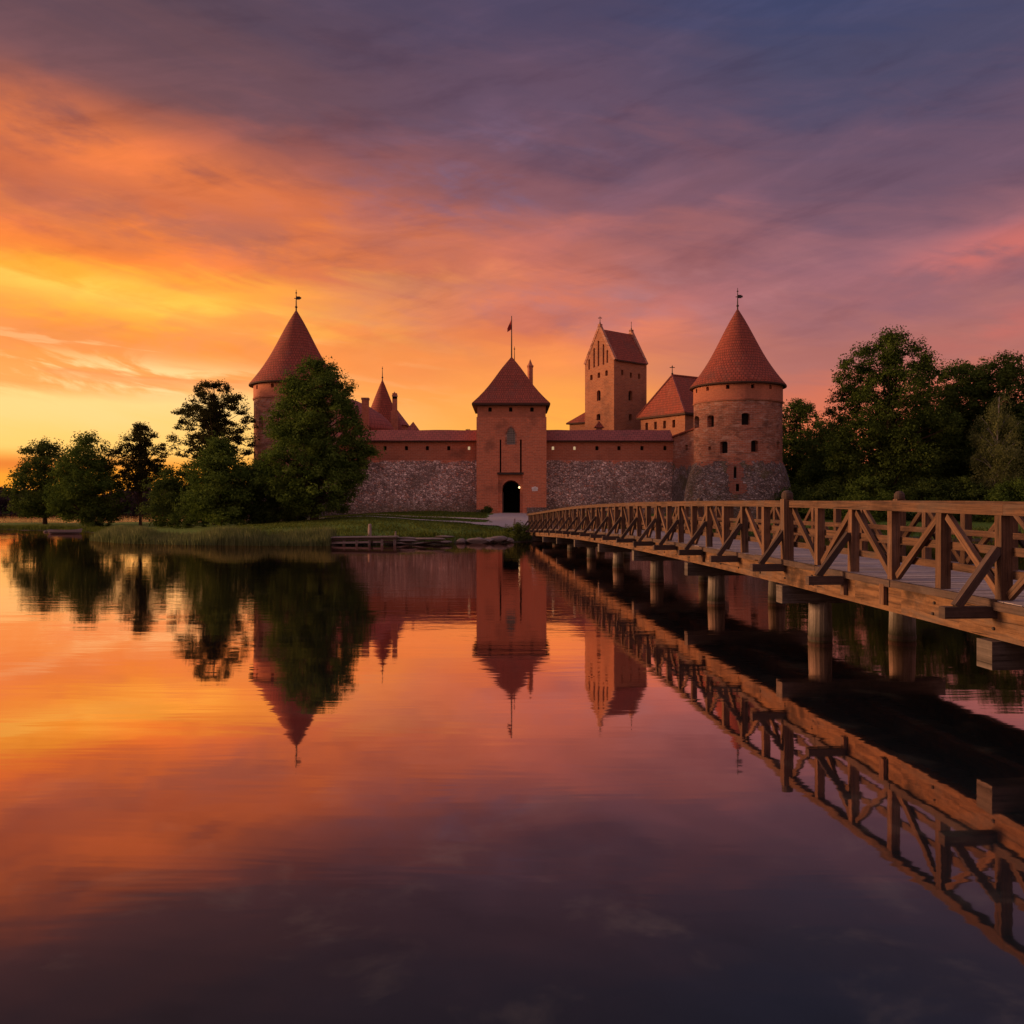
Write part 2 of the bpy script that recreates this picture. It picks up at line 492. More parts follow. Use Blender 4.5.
def path_material():
    m, k, out = mat('gravel_path')
    p = posc(k)
    n1 = k.noise(p, 0.6, 6, 0.65)
    n2 = k.noise(p, 9.0, 4, 0.7)
    c = k.mix(n1, (0.30, 0.25, 0.24), (0.48, 0.40, 0.39))
    c = k.mix(0.6, c, k.mix(n2, (0.5, 0.5, 0.5), (1.5, 1.5, 1.5)), 'MULTIPLY')
    principled(k, out, c, 0.95, n2, 0.4, 0.04, 0.2)
    return m


def water_material():
    m, k, out = mat('lake_water')
    p = posc(k)
    # long, low ripples: sums of stretched noise, no preferred lens direction
    b1 = k.noise(k.scale(p, (0.10, 0.55, 1)), 1.0, 4, 0.55, 0.4)
    b2 = k.noise(k.scale(p, (0.55, 2.2, 1)), 1.0, 4, 0.6, 0.3)
    patch = k.step(k.noise(k.scale(p, (0.018, 0.05, 1)), 1.0, 3, 0.55), 0.40, 0.66, 0.25, 1.6)
    patch = k.math('MULTIPLY', patch, k.step(k.sep(p)[1], 9, 30, 0.35, 2.2))
    patch = k.math('ADD', patch, k.step(k.sep(p)[1], 122, 150, 0.0, 14.0))
    h = k.math('ADD', k.math('MULTIPLY', b1, 0.0055), k.math('MULTIPLY', k.math('MULTIPLY', b2, 0.0023), patch))
    bp = k.node('ShaderNodeBump')
    bp.inputs['Strength'].default_value = 1.0
    bp.inputs['Distance'].default_value = 1.0
    k.put(bp.inputs['Height'], h)
    geo = k.node('ShaderNodeNewGeometry')
    dt = k.node('ShaderNodeVectorMath', operation='DOT_PRODUCT')
    k.put(dt.inputs[0], geo.outputs['Normal'])
    k.put(dt.inputs[1], geo.outputs['Incoming'])
    fr = k.ramp(dt.outputs['Value'], [(0, (0.96,) * 3), (0.07, (0.92,) * 3), (0.16, (0.86,) * 3), (0.24, (0.72,) * 3), (0.30, (0.53,) * 3), (0.36, (0.36,) * 3), (0.42, (0.23,) * 3), (0.5, (0.14,) * 3), (0.7, (0.07,) * 3), (1, (0.03,) * 3)])
    gl = k.node('ShaderNodeBsdfGlossy')
    gl.inputs['Roughness'].default_value = 0.03
    gl.inputs['Color'].default_value = (1.0, 0.73, 0.64, 1)
    k.l.new(bp.outputs[0], gl.inputs['Normal'])
    df = k.node('ShaderNodeBsdfDiffuse')
    bed = k.noise(p, 0.9, 5, 0.6, 0.4)
    k.put(df.inputs[0], k.mix(k.step(bed, 0.52, 0.70), (0.011, 0.018, 0.023), (0.055, 0.060, 0.054)))
    mx = k.node('ShaderNodeMixShader')
    k.put(mx.inputs[0], fr)
    k.l.new(df.outputs[0], mx.inputs[1])
    k.l.new(gl.outputs[0], mx.inputs[2])
    k.l.new(mx.outputs[0], out.inputs[0])
    return m


M['ground'] = ground_material()
M['path'] = path_material()
M['water'] = water_material()

# ------------------------------------------------------------------ mesh helpers
def tag(o, label=None, cat=None, group=None, kind=None):
    if label:
        o['label'] = label
    if cat:
        o['category'] = cat
    if group:
        o['group'] = group
    if kind:
        o['kind'] = kind
    return o


def thing(name, loc, label, cat, group=None, rz=0.0):
    o = bpy.data.objects.new(name, None)
    o.empty_display_size = 0.3
    o.location = loc
    o.rotation_euler = (0, 0, rz)
    col.objects.link(o)
    return tag(o, label, cat, group)


class MB:
    """collects world-space polygons with UVs in metres; build() links ONE mesh object"""
    def __init__(s):
        s.v, s.f, s.uv, s.mi, s.sm = [], [], [], [], []

    def poly(s, pts, uv=None, mi=0, smooth=False):
        b = len(s.v)
        pts = [tuple(p) for p in pts]
        s.v.extend(pts)
        s.f.append(tuple(range(b, b + len(pts))))
        if uv is None:
            a, c, e = Vector(pts[0]), Vector(pts[1]), Vector(pts[2])
            n = (c - a).cross(e - a)
            if n.length < 1e-9 and len(pts) > 3:
                n = (e - a).cross(Vector(pts[3]) - a)
            n = n.normalized() if n.length > 1e-12 else Vector((0, -1, 0))
            if abs(n.z) > 0.92:
                uv = [(p[0], p[1]) for p in pts]
            else:
                tv = Vector((-n.y, n.x, 0)).normalized()
                bv = n.cross(tv)
                uv = [(Vector(p).dot(tv), Vector(p).dot(bv)) for p in pts]
        s.uv.append(uv)
        s.mi.append(mi)
        s.sm.append(smooth)

    def beam(s, p0, p1, wd, ht, up=(0, 0, 1), mi=0, taper=1.0):
        """box from p0 to p1; wd across, ht along up"""
        p0, p1 = Vector(p0), Vector(p1)
        ax = (p1 - p0).normalized()
        upv = Vector(up)
        sd_ = ax.cross(upv)
        if sd_.length < 1e-4:
            sd_ = ax.cross(Vector((0, 1, 0)))
        sd_.normalize()
        uv_ = sd_.cross(ax).normalized()
        L = (p1 - p0).length
        off = random.random() * 37
        c = []
        for p, kk in ((p0, 1.0), (p1, taper)):
            for a, b in ((-1, -1), (1, -1), (1, 1), (-1, 1)):
                c.append(p + sd_ * (a * wd / 2 * kk) + uv_ * (b * ht / 2 * kk))
        for i in range(4):
            j = (i + 1) % 4
            ww = wd if i % 2 == 0 else ht
            o2 = off + i * 1.7
            s.poly([c[j], c[i], c[4 + i], c[4 + j]], [(off, o2 + ww), (off, o2), (off + L, o2), (off + L, o2 + ww)], mi)
        s.poly([c[0], c[1], c[2], c[3]], [(off, off), (off + .05, off), (off + .05, off + ht), (off, off + ht)], mi)
        s.poly([c[7], c[6], c[5], c[4]], [(off, off), (off + .05, off), (off + .05, off + ht), (off, off + ht)], mi)

    def box(s, x0, x1, y0, y1, z0, z1, mi=0):
        p = [(x0, y0, z0), (x1, y0, z0), (x1, y1, z0), (x0, y1, z0), (x0, y0, z1), (x1, y0, z1), (x1, y1, z1), (x0, y1, z1)]
        for q in ((0, 1, 5, 4), (1, 2, 6, 5), (2, 3, 7, 6), (3, 0, 4, 7), (4, 5, 6, 7), (3, 2, 1, 0)):
            s.poly([p[i] for i in q], None, mi)

    def tube(s, pts, rads, n=8, mi=0, cap=True):
        pts = [Vector(p) for p in pts]
        rings = []
        L = 0
        for i, p in enumerate(pts):
            if i == 0:
                ax = pts[1] - pts[0]
            elif i == len(pts) - 1:
                ax = pts[-1] - pts[-2]
            else:
                ax = pts[i + 1] - pts[i - 1]
            if i:
                L += (p - pts[i - 1]).length
            ax.normalize()
            ref = Vector((0, 0, 1)) if abs(ax.z) < 0.9 else Vector((1, 0, 0))
            a = ax.cross(ref).normalized()
            b = ax.cross(a)
            rings.append(([p + (a * math.cos(2 * math.pi * q / n) + b * math.sin(2 * math.pi * q / n)) * rads[i] for q in range(n)], L))
        for (r0, l0), (r1, l1), ra in zip(rings, rings[1:], rads):
            for q in range(n):
                e = (q + 1) % n
                u0, u1 = q / n * 6.28 * ra, (q + 1) / n * 6.28 * ra
                s.poly([r0[q], r0[e], r1[e], r1[q]], [(l0, u0), (l0, u1), (l1, u1), (l1, u0)], mi, True)
        if cap:
            s.poly(rings[-1][0][::-1], None, mi)
            s.poly(rings[0][0], None, mi)

    def lathe(s, cx, cy, prof, n=48, mi=0, smooth=True, uvr=None, a0=0.0):
        """profile [(r, z)], top or bottom may be a point"""
        L = 0
        for (r0, z0), (r1, z1) in zip(prof, prof[1:]):
            dl = math.hypot(r1 - r0, z1 - z0)
            ur = uvr or max(r0, r1)
            for q in range(n):
                t0, t1 = a0 + 2 * math.pi * q / n, a0 + 2 * math.pi * (q + 1) / n
                P0 = (cx + r0 * math.sin(t0), cy - r0 * math.cos(t0), z0)
                P1 = (cx + r0 * math.sin(t1), cy - r0 * math.cos(t1), z0)
                P2 = (cx + r1 * math.sin(t1), cy - r1 * math.cos(t1), z1)
                P3 = (cx + r1 * math.sin(t0), cy - r1 * math.cos(t0), z1)
                uv = [(t0 * ur, L), (t1 * ur, L), (t1 * ur, L + dl), (t0 * ur, L + dl)]
                if r1 < 1e-6:
                    s.poly([P0, P1, P2], uv[:3], mi, smooth)
                elif r0 < 1e-6:
                    s.poly([P0, P2, P3], [uv[0], uv[2], uv[3]], mi, smooth)
                else:
                    s.poly([P0, P1, P2, P3], uv, mi, smooth)
            L += dl

    def build(s, name, mats, parent=None, weld=False):
        me = bpy.data.meshes.new(name)
        off = Vector(parent.matrix_basis.translation) if parent is not None and parent.type == 'EMPTY' else Vector((0, 0, 0))
        if parent is not None and parent.type != 'EMPTY':
            off = world_off(parent)
        me.from_pydata([(x - off.x, y - off.y, z - off.z) for x, y, z in s.v], [], s.f)
        ul = me.uv_layers.new(name='UVMap')
        ul.data.foreach_set('uv', np.array([c for f in s.uv for q in f for c in q], dtype=np.float32))
        me.polygons.foreach_set('material_index', np.array(s.mi, dtype=np.int32))
        me.polygons.foreach_set('use_smooth', np.array(s.sm, dtype=bool))
        for m in (mats if isinstance(mats, (list, tuple)) else [mats]):
            me.materials.append(m)
        if weld:
            import bmesh
            bm = bmesh.new()
            bm.from_mesh(me)
            bmesh.ops.remove_doubles(bm, verts=bm.verts, dist=1e-4)
            bm.to_mesh(me)
            bm.free()
        me.update()
        o = bpy.data.objects.new(name, me)
        col.objects.link(o)
        if parent is not None:
            o.parent = parent
        return o


def world_off(o):
    v = Vector((0, 0, 0))
    while o is not None:
        v += o.location
        o = o.parent
    return v


def X(px, D):
    return (px - 512) / F * D


def Z(py, D):
    return CAMZ + (HY - py) / F * D


# wall surfaces with real openings: f(u, z, depth) -> point
def arch_top(o, n=8):
    """points (u, z) of an opening's head from left to right"""
    u0, u1, z1, kind = o['u0'], o['u1'], o['z1'], o.get('head', 'flat')
    c, hw = (u0 + u1) / 2, (u1 - u0) / 2
    if kind == 'flat':
        return [(u0, z1), (u1, z1)]
    if kind == 'round':
        return [(c - hw * math.cos(math.pi * i / n), z1 - hw + hw * math.sin(math.pi * i / n)) for i in range(n + 1)]
    if kind == 'seg':
        h = hw * 0.45
        return [(c - hw * math.cos(math.pi * i / n), z1 - h + h * math.sin(math.pi * i / n)) for i in range(n + 1)]
    if kind == 'point':
        pts = []
        h = hw * 1.5
        for i in range(n + 1):
            a = -1 + 2 * i / n
            pts.append((c + a * hw, z1 - h + h * (1 - abs(a) ** 1.7)))
        return pts


def wall(mb, f, us, zs, openings, mi=0, reveal_mi=None, uvs=1.0, smooth=False):
    u_l = sorted(set([round(q, 5) for q in us] + [round(v, 5) for o in openings for v in (o['u0'], o['u1'])]))
    u_l = [q for q in u_l if us[0] - 1e-4 <= q <= us[-1] + 1e-4]
    z_l = sorted(set([round(q, 5) for q in zs] + [round(v, 5) for o in openings for v in (o['z0'], o['z1'])]))
    z_l = [q for q in z_l if zs[0] - 1e-4 <= q <= zs[-1] + 1e-4]
    for a, b in zip(u_l, u_l[1:]):
        if b - a < 1e-4:
            continue
        for c, e in zip(z_l, z_l[1:]):
            if e - c < 1e-4:
                continue
            mu, mz = (a + b) / 2, (c + e) / 2
            if any(o['u0'] < mu < o['u1'] and o['z0'] < mz < o['z1'] for o in openings):
                continue
            mb.poly([f(a, c, 0), f(b, c, 0), f(b, e, 0), f(a, e, 0)], [(a, c), (b, c), (b, e), (a, e)], mi, smooth)
    for o in openings:
        dep = o.get('depth', 0.5)
        r = mi if reveal_mi is None else reveal_mi
        top = arch_top(o)
        for (ua, za), (ub, zb) in zip(top, top[1:]):
            if o.get('head', 'flat') != 'flat' and (za < o['z1'] - 1e-5 or zb < o['z1'] - 1e-5):
                q = [(ua, za), (ub, zb), (ub, o['z1']), (ua, o['z1'])]
                q = [p for i, p in enumerate(q) if not any(abs(p[0] - q[j][0]) < 1e-5 and abs(p[1] - q[j][1]) < 1e-5 for j in range(i))]
                if len(q) >= 3:
                    mb.poly([f(x, y, 0) for x, y in q], q, mi)
            mb.poly([f(ua, za, 0), f(ua, za, dep), f(ub, zb, dep), f(ub, zb, 0)], [(ua, za), (ua, za + dep), (ub, zb + dep), (ub, zb)], r)
        zl, zr = top[0][1], top[-1][1]
        u0, u1, z0 = o['u0'], o['u1'], o['z0']
        mb.poly([f(u0, z0, 0), f(u0, z0, dep), f(u0, zl, dep), f(u0, zl, 0)], [(0, z0), (dep, z0), (dep, zl), (0, zl)], r)
        mb.poly([f(u1, zr, 0), f(u1, zr, dep), f(u1, z0, dep), f(u1, z0, 0)], [(0, zr), (dep, zr), (dep, z0), (0, z0)], r)
        if o.get('floor', True):
            mb.poly([f(u1, z0, 0), f(u1, z0, dep), f(u0, z0, dep), f(u0, z0, 0)], [(u1, 0), (u1, dep), (u0, dep), (u0, 0)], r)


def pane(f, o, name, m, parent, inset=None):
    """the back of one opening: a window pane or the dark room behind it, a little thicker than paper"""
    mb = MB()
    dep = o.get('depth', 0.5) if inset is None else inset
    top = arch_top(o)
    ring = [(o['u0'], o['z0']), (o['u1'], o['z0'])] + top[::-1]
    ring = [p for i, p in enumerate(ring) if not any(abs(p[0] - ring[j][0]) < 1e-5 and abs(p[1] - ring[j][1]) < 1e-5 for j in range(i))]
    fr = [f(x, y, dep - 0.03) for x, y in ring]
    bk = [f(x, y, dep + 0.03) for x, y in ring]
    mb.poly(fr)
    mb.poly(bk[::-1])
    n = len(ring)
    for i in range(n):
        j = (i + 1) % n
        mb.poly([fr[j], fr[i], bk[i], bk[j]])
    return mb.build(name, m, parent)


def rng(a, b, n):
    return [a + (b - a) * i / n for i in range(n + 1)]

# ------------------------------------------------------------------ terrain
SHORE = [(-260, 112), (-140, 110), (-90, 106), (-66, 103), (-57, 99), (-49, 95), (-40.6, 88), (-36, 77), (-32.5, 71), (-28, 66.5), (-22, 64), (-14, 63), (-8.5, 64.3),
         (-4, 66), (-1, 66.5), (1, 69), (3, 72.5), (8, 77), (15, 80), (25, 78), (34, 73), (42, 68), (60, 60), (85, 47), (125, 38), (240, 40),
         (260, 190), (60, 178), (20, 168), (-20, 156), (-40, 140), (-60, 131), (-90, 128), (-140, 126), (-260, 128)]


def signed(xs, ys):
    """distance to the shore, positive inside"""
    P = np.array(SHORE, float)
    Q = np.roll(P, -1, axis=0)
    best = np.full(xs.shape, 1e9)
    ins = np.zeros(xs.shape, bool)
    for (x0, y0), (x1, y1) in zip(P, Q):
        dx, dy = x1 - x0, y1 - y0
        tt = np.clip(((xs - x0) * dx + (ys - y0) * dy) / (dx * dx + dy * dy), 0, 1)
        best = np.minimum(best, np.hypot(xs - x0 - tt * dx, ys - y0 - tt * dy))
        cond = (y0 > ys) != (y1 > ys)
        with np.errstate(divide='ignore', invalid='ignore'):
            xi = (x1 - x0) * (ys - y0) / (y1 - y0 + 1e-12) + x0
        ins ^= cond & (xs < xi)
    return np.where(ins, best, -best)


def height(xs, ys):
    xs, ys = np.asarray(xs, float), np.asarray(ys, float)
    wob = 0.5 * np.sin(xs * 0.9 + 1.3 * np.sin(ys * 0.31)) + 0.35 * np.sin(xs * 2.3 + ys * 0.7)
    dd = signed(xs, ys) + wob * 0.8
    k = np.clip((xs + 46) / 32, 0.15, 1.0)
    up = 2.05 * k * (1 - np.exp(-np.maximum(dd, 0) / 14.0)) + 0.10 * np.clip(dd, 0, 1)
    up = up + 0.05 * np.sin(xs * 0.4 + ys * 0.23) * np.clip(dd / 6, 0, 1)
    dn = np.maximum(-2.6, 0.22 * dd)
    z = np.where(dd > 0, up, dn)
    far = np.clip((ys - 250 - 14 * np.sin(xs * 0.013) - 6 * np.sin(xs * 0.041)) * 0.10, -2.6, 2.0)
    far = np.where(far > 0, far + .5 * np.sin(xs * 0.02) * np.clip(far / 4, 0, 1), far)
    return np.maximum(z, far)


def hz(x, y):
    return float(height(np.array([x]), np.array([y]))[0])


def grid_mesh(name, gx, gy, zfun, m):
    XX, YY = np.meshgrid(gx, gy)
    ZZ = zfun(XX.ravel(), YY.ravel())
    v = np.stack([XX.ravel(), YY.ravel(), ZZ], 1).astype(np.float32)
    nx, ny = len(gx), len(gy)
    i = np.arange(nx * ny).reshape(ny, nx)
    fc = np.stack([i[:-1, :-1], i[:-1, 1:], i[1:, 1:], i[1:, :-1]], -1).reshape(-1, 4)
    me = bpy.data.meshes.new(name)
    me.vertices.add(len(v))
    me.vertices.foreach_set('co', v.ravel())
    me.loops.add(fc.size)
    me.loops.foreach_set('vertex_index', fc.ravel().astype(np.int32))
    me.polygons.add(len(fc))
    me.polygons.foreach_set('loop_start', np.arange(0, fc.size, 4, dtype=np.int32))
    me.polygons.foreach_set('use_smooth', np.ones(len(fc), bool))
    me.materials.append(m)
    me.update(calc_edges=True)
    o = bpy.data.objects.new(name, me)
    col.objects.link(o)
    return o


gx = np.unique(np.concatenate([np.linspace(-2500, -300, 30), np.linspace(-300, -80, 75), np.arange(-80, 60, 0.8), np.linspace(60, 280, 90), np.linspace(280, 2500, 30)]))
gy = np.unique(np.concatenate([np.linspace(-300, 40, 20), np.arange(40, 60, 2.5), np.arange(60, 112, 0.6), np.linspace(112, 190, 60), np.linspace(190, 380, 40), np.linspace(380, 3500, 40)]))
g = grid_mesh('ground', gx, gy, height, M['ground'])
g['kind'] = 'structure'
mb = MB()
mb.poly([(-3000, -400, 0), (3000, -400, 0), (3000, 3600, 0), (-3000, 3600, 0)])
lake = mb.build('lake', M['water'])
lake['kind'] = 'structure'

# gravel path: forecourt at the bridge head and gate, two thin branches to the left
def ribbon(mb, pts, widths, lift, sub=3, cross=4):
    P = []
    for i in range(len(pts) - 1):
        for s_ in range(sub):
            a = s_ / sub
            P.append((pts[i][0] * (1 - a) + pts[i + 1][0] * a, pts[i][1] * (1 - a) + pts[i + 1][1] * a, widths[i] * (1 - a) + widths[i + 1] * a))
    P.append((*pts[-1], widths[-1]))
    rows = []
    for i, (x, y, wd) in enumerate(P):
        a, b = P[max(i - 1, 0)], P[min(i + 1, len(P) - 1)]
        dx, dy = b[0] - a[0], b[1] - a[1]
        L = math.hypot(dx, dy)
        nx, ny = -dy / L, dx / L
        row = []
        for c in range(cross + 1):
            q = (c / cross - 0.5) * wd * (1 + 0.08 * math.sin(i * 1.7 + c))
            xx, yy = x + nx * q, y + ny * q
            row.append((xx, yy, hz(xx, yy) + lift))
        rows.append(row)
    for r0, r1 in zip(rows, rows[1:]):
        for c in range(cross):
            mb.poly([r0[c], r0[c + 1], r1[c + 1], r1[c]][::-1], None, 0, True)


mb = MB()
ribbon(mb, [(2.6, 73), (2.2, 77), (1.2, 82), (0.4, 88), (0.0, 95), (0.0, 102.5)], [3.4, 4.4, 6.6, 6.0, 4.4, 3.0], 0.06, 5, 8)
ribbon(mb, [(2.5, 80.5), (-3, 80.6), (-7.5, 80.8), (-12, 82.2), (-17, 85), (-22, 90)], [3.6, 2.8, 0.9, 0.7, 0.7, 0.6], 0.075, 6, 5)
ribbon(mb, [(-1.0, 86.0), (-6, 87.4), (-12, 88.2), (-18, 89.0), (-26, 91)], [2.4, 0.9, 0.8, 0.8, 0.7], 0.068, 6, 4)
pth = mb.build('path', M['path'])
pth['kind'] = 'structure'

# ------------------------------------------------------------------ roofs and finials
def cone_roof(parent, cx, cy, r, z0, z1, m, flare=0.10, n=64, name='roof'):
    mb = MB()
    prof = [(r - 0.75, z0 + 0.10), (r, z0), (r, z0 + 0.16)]
    for i in range(1, 13):
        t_ = i / 12
        rr = r * (1 - t_) - flare * r * math.sin(math.pi * min(1, t_ * 1.15)) * (1 - t_)
        prof.append((max(rr, 0.0), z0 + 0.16 + (z1 - z0 - 0.16) * t_))
    mb.lathe(cx, cy, prof, n, 0, True, r * 0.6)
    return mb.build(name, m, parent, weld=True)


def finial(parent, x, y, z0, z1, vane='flag', sc=1.0, name='finial'):
    mb = MB()
    h = z1 - z0
    mb.tube([(x, y, z0 - 0.25), (x, y, z0 + h * 0.45), (x, y, z1)], [0.085 * sc, 0.055 * sc, 0.03 * sc], 8)
    for zz, rr in ((z0 + 0.12 * h, 0.15 * sc), (z0 + 0.84 * h, 0.10 * sc)):
        mb.lathe(x, y, [(0, zz - rr), (rr * 0.75, zz - rr * 0.6), (rr, zz), (rr * 0.75, zz + rr * 0.6), (0, zz + rr)], 10)
    if vane == 'flag':
        zf = z0 + h * 0.50
        mb.box(x + 0.04, x + 0.42 * sc, y - 0.02, y + 0.02, zf, zf + 0.36 * sc)
        mb.box(x + 0.42 * sc, x + 0.56 * sc, y - 0.02, y + 0.02, zf + 0.08 * sc, zf + 0.28 * sc)
        mb.box(x - 0.22 * sc, x - 0.03, y - 0.02, y + 0.02, zf + 0.10 * sc, zf + 0.18 * sc)
    elif vane == 'cross':
        zf = z0 + h * 0.72
        mb.box(x - 0.34 * sc, x - 0.05, y - 0.03, y + 0.03, zf, zf + 0.09)
        mb.box(x + 0.05, x + 0.34 * sc, y - 0.03, y + 0.03, zf, zf + 0.09)
    return mb.build(name, M['iron'], parent)


# ------------------------------------------------------------------ gate tower
gz = 1.75
GX0, GX1, GY, GZ1 = X(476.5, 102), X(546.5, 102), 102.0, 14.25
gate = thing('gate_tower', ((GX0 + GX1) / 2, GY + 4.5, gz), 'square red brick gate tower with an arched passage, pyramid roof and flagpole', 'tower')
f = lambda u, z, dd: (u, GY + dd, z)
zt = Z(417, 102)
ops = []
arch = dict(u0=X(502.2, 102), u1=X(520.2, 102), z0=gz + 0.1, z1=Z(480, 102), head='round', depth=7.0, floor=False)
win = dict(u0=X(506.9, 102), u1=X(515.2, 102), z0=Z(444.5, 102), z1=Z(427.3, 102), head='point', depth=0.45)
slit1 = dict(u0=X(499.7, 102), u1=X(501.3, 102), z0=Z(473.2, 102), z1=Z(439.5, 102), depth=0.5)
slit2 = dict(u0=X(520.0, 102), u1=X(521.7, 102), z0=Z(473.2, 102), z1=Z(439.5, 102), depth=0.5)
mb = MB()
# the recess the drawbridge folded into: a shallow frame round the arch
rec = dict(u0=X(498.3, 102), u1=X(522.6, 102), z0=gz + 0.05, z1=Z(473.6, 102), depth=0.38)
wall(mb, f, [GX0, GX1], rng(gz - 0.9, zt, 8), [rec, win, slit1, slit2])
f_in = lambda u, z, dd: (u, GY + 0.38 + dd, z)
wall(mb, f_in, [rec['u0'], rec['u1']], [rec['z0'], rec['z1']], [arch])
YB = GY + 9.0
for q in ([(GX0, YB), (GX0, GY)], [(GX1, GY), (GX1, YB)], [(GX1, YB), (GX0, YB)]):
    (xa, ya), (xb, yb) = q
    mb.poly([(xa, ya, gz - 0.9), (xb, yb, gz - 0.9), (xb, yb, zt), (xa, ya, zt)])
mb.poly([(GX0, GY, zt), (GX1, GY, zt), (GX1, GY + .3, zt), (GX0, GY + .3, zt)])
for xa, xb in ((GX0, GX0 + .2), (GX1 - .2, GX1)):
    mb.poly([(xa, GY + .3, zt), (xb, GY + .3, zt), (xb, YB, zt), (xa, YB, zt)])
mb.build('wall', M['brick_gate'], gate)
mb = MB()
ux0, ux1, uy = GX0 + 0.09, GX1 - 0.09, GY + 0.06
fu = lambda u, z, dd: (u, uy + dd, z)
holes = [dict(u0=X(p, 102) - 0.2, u1=X(p, 102) + 0.2, z0=Z(411.6, 102), z1=Z(407.2, 102), head='seg', depth=0.5) for p in (490, 510.7, 532)]
wall(mb, fu, [ux0, ux1], [zt - 0.02, GZ1 + 0.1], holes)
for q in ([(ux0, YB - .1), (ux0, uy)], [(ux1, uy), (ux1, YB - .1)], [(ux1, YB - .1), (ux0, YB - .1)]):
    (xa, ya), (xb, yb) = q
    mb.poly([(xa, ya, zt), (xb, yb, zt), (xb, yb, GZ1 + .1), (xa, ya, GZ1 + .1)])
mb.build('parapet', M['plaster'], gate)
for o in holes:
    pane(fu, o, 'window', M['dark'], gate)
for o in (slit1, slit2):
    pane(f, o, 'chain_slot', M['dark'], gate)
pw = pane(f, win, 'window', M['glass'], gate, 0.30)
mb = MB()
cu = (win['u0'] + win['u1']) / 2
for du in (-0.24, 0.0, 0.24):
    mb.box(cu + du - 0.02, cu + du + 0.02, GY + 0.22, GY + 0.262, win['z0'], win['z1'] - (0.12 if du == 0 else 0.42))
for k in range(6):
    zz = win['z0'] + 0.22 + k * 0.26
    mb.box(win['u0'], win['u1'], GY + 0.225, GY + 0.257, zz, zz + 0.035)
mb.build('window_bars', M['lead'], pw)
mb = MB()   # surround, set proud of the wall
ring_o = arch_top(dict(u0=win['u0'] - .16, u1=win['u1'] + .16, z1=win['z1'] + .2, head='point'))
ring_i = arch_top(win)
for (a, b), (c, e) in zip(zip(ring_o, ring_o[1:]), zip(ring_i, ring_i[1:])):
    mb.poly([f(*c, -0.05), f(*e, -0.05), f(*b, -0.05), f(*a, -0.05)])
    mb.poly([f(*a, -0.05), f(*b, -0.05), f(*b, 0.0), f(*a, 0.0)])
    mb.poly([f(*e, -0.05), f(*c, -0.05), f(*c, 0.1), f(*e, 0.1)])
for sgn, xa, xb in ((1, win['u0'] - .16, win['u0']), (-1, win['u1'], win['u1'] + .16)):
    mb.box(xa, xb, GY - 0.05, GY + 0.01, win['z0'] - 0.02, ring_i[0][1])
mb.build('window_surround', M['brick_old'], gate)
# lintel over the recess
mb = MB()
mb.box(rec['u0'] - 0.12, rec['u1'] + 0.12, GY - 0.09, GY + 0.36, rec['z1'] - 0.10, rec['z1'] + 0.14)
mb.build('lintel', M['wood_dark'], gate)
# passage: far end closed by a near-black panel, dark timber leaf at the left
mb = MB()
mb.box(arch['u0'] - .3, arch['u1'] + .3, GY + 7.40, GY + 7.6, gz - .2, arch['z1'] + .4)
mb.build('passage_end', M['dark'], gate)
mb = MB()
mb.box(arch['u0'] - .02, arch['u0'] + 0.14, GY + 0.45, GY + 2.3, gz, gz + 2.5)
mb.build('door_leaf', M['wood_dark'], gate)
mb = MB()
lx, lz = X(519.3, 102), Z(487.4, 102)
mb.lathe(lx, GY + 0.25, [(0, lz - .13), (.07, lz - .1), (.10, lz), (.07, lz + .1), (0, lz + .13)], 12)
gl_ = mb.build('wall_lamp', M['lamp'], gate)
mb = MB()
mb.beam((lx, GY + 0.25, lz + .2), (lx + .12, GY + 0.42, lz + .28), .05, .05)
mb.beam((lx, GY + .25, lz + .14), (lx, GY + .25, lz + .22), .06, .06)
mb.build('lamp_bracket', M['iron'], gl_)
# plinth of pale stone, two runs either side of the passage
for a, b, h in ((GX0 - .06, X(484.5, 102), .72), (X(527, 102), GX1 + .06, 1.0)):
    mb = MB()
    mb.box(a, b, GY - 0.16, GY + 0.6, gz - 0.9, gz + h - 0.25)
    mb.build('plinth', M['stone_pale'], gate)
# white emblem: three small shields side by side on a plate
mb = MB()
ex, ez = X(534.8, 102), Z(489.0, 102)
for dx, dz in ((-.20, .07), (.20, .07), (0, -.10)):
    mb.tube([(ex + dx, GY - .06, ez + dz), (ex + dx, GY + .01, ez + dz)], [.17, .17], 12)
for dx, dz in ((-.22, -.16), (.24, -.14), (.02, .20)):
    mb.tube([(ex + dx, GY - .05, ez + dz), (ex + dx, GY + .01, ez + dz)], [.11, .11], 10)
mb.build('emblem', M['white'], gate)
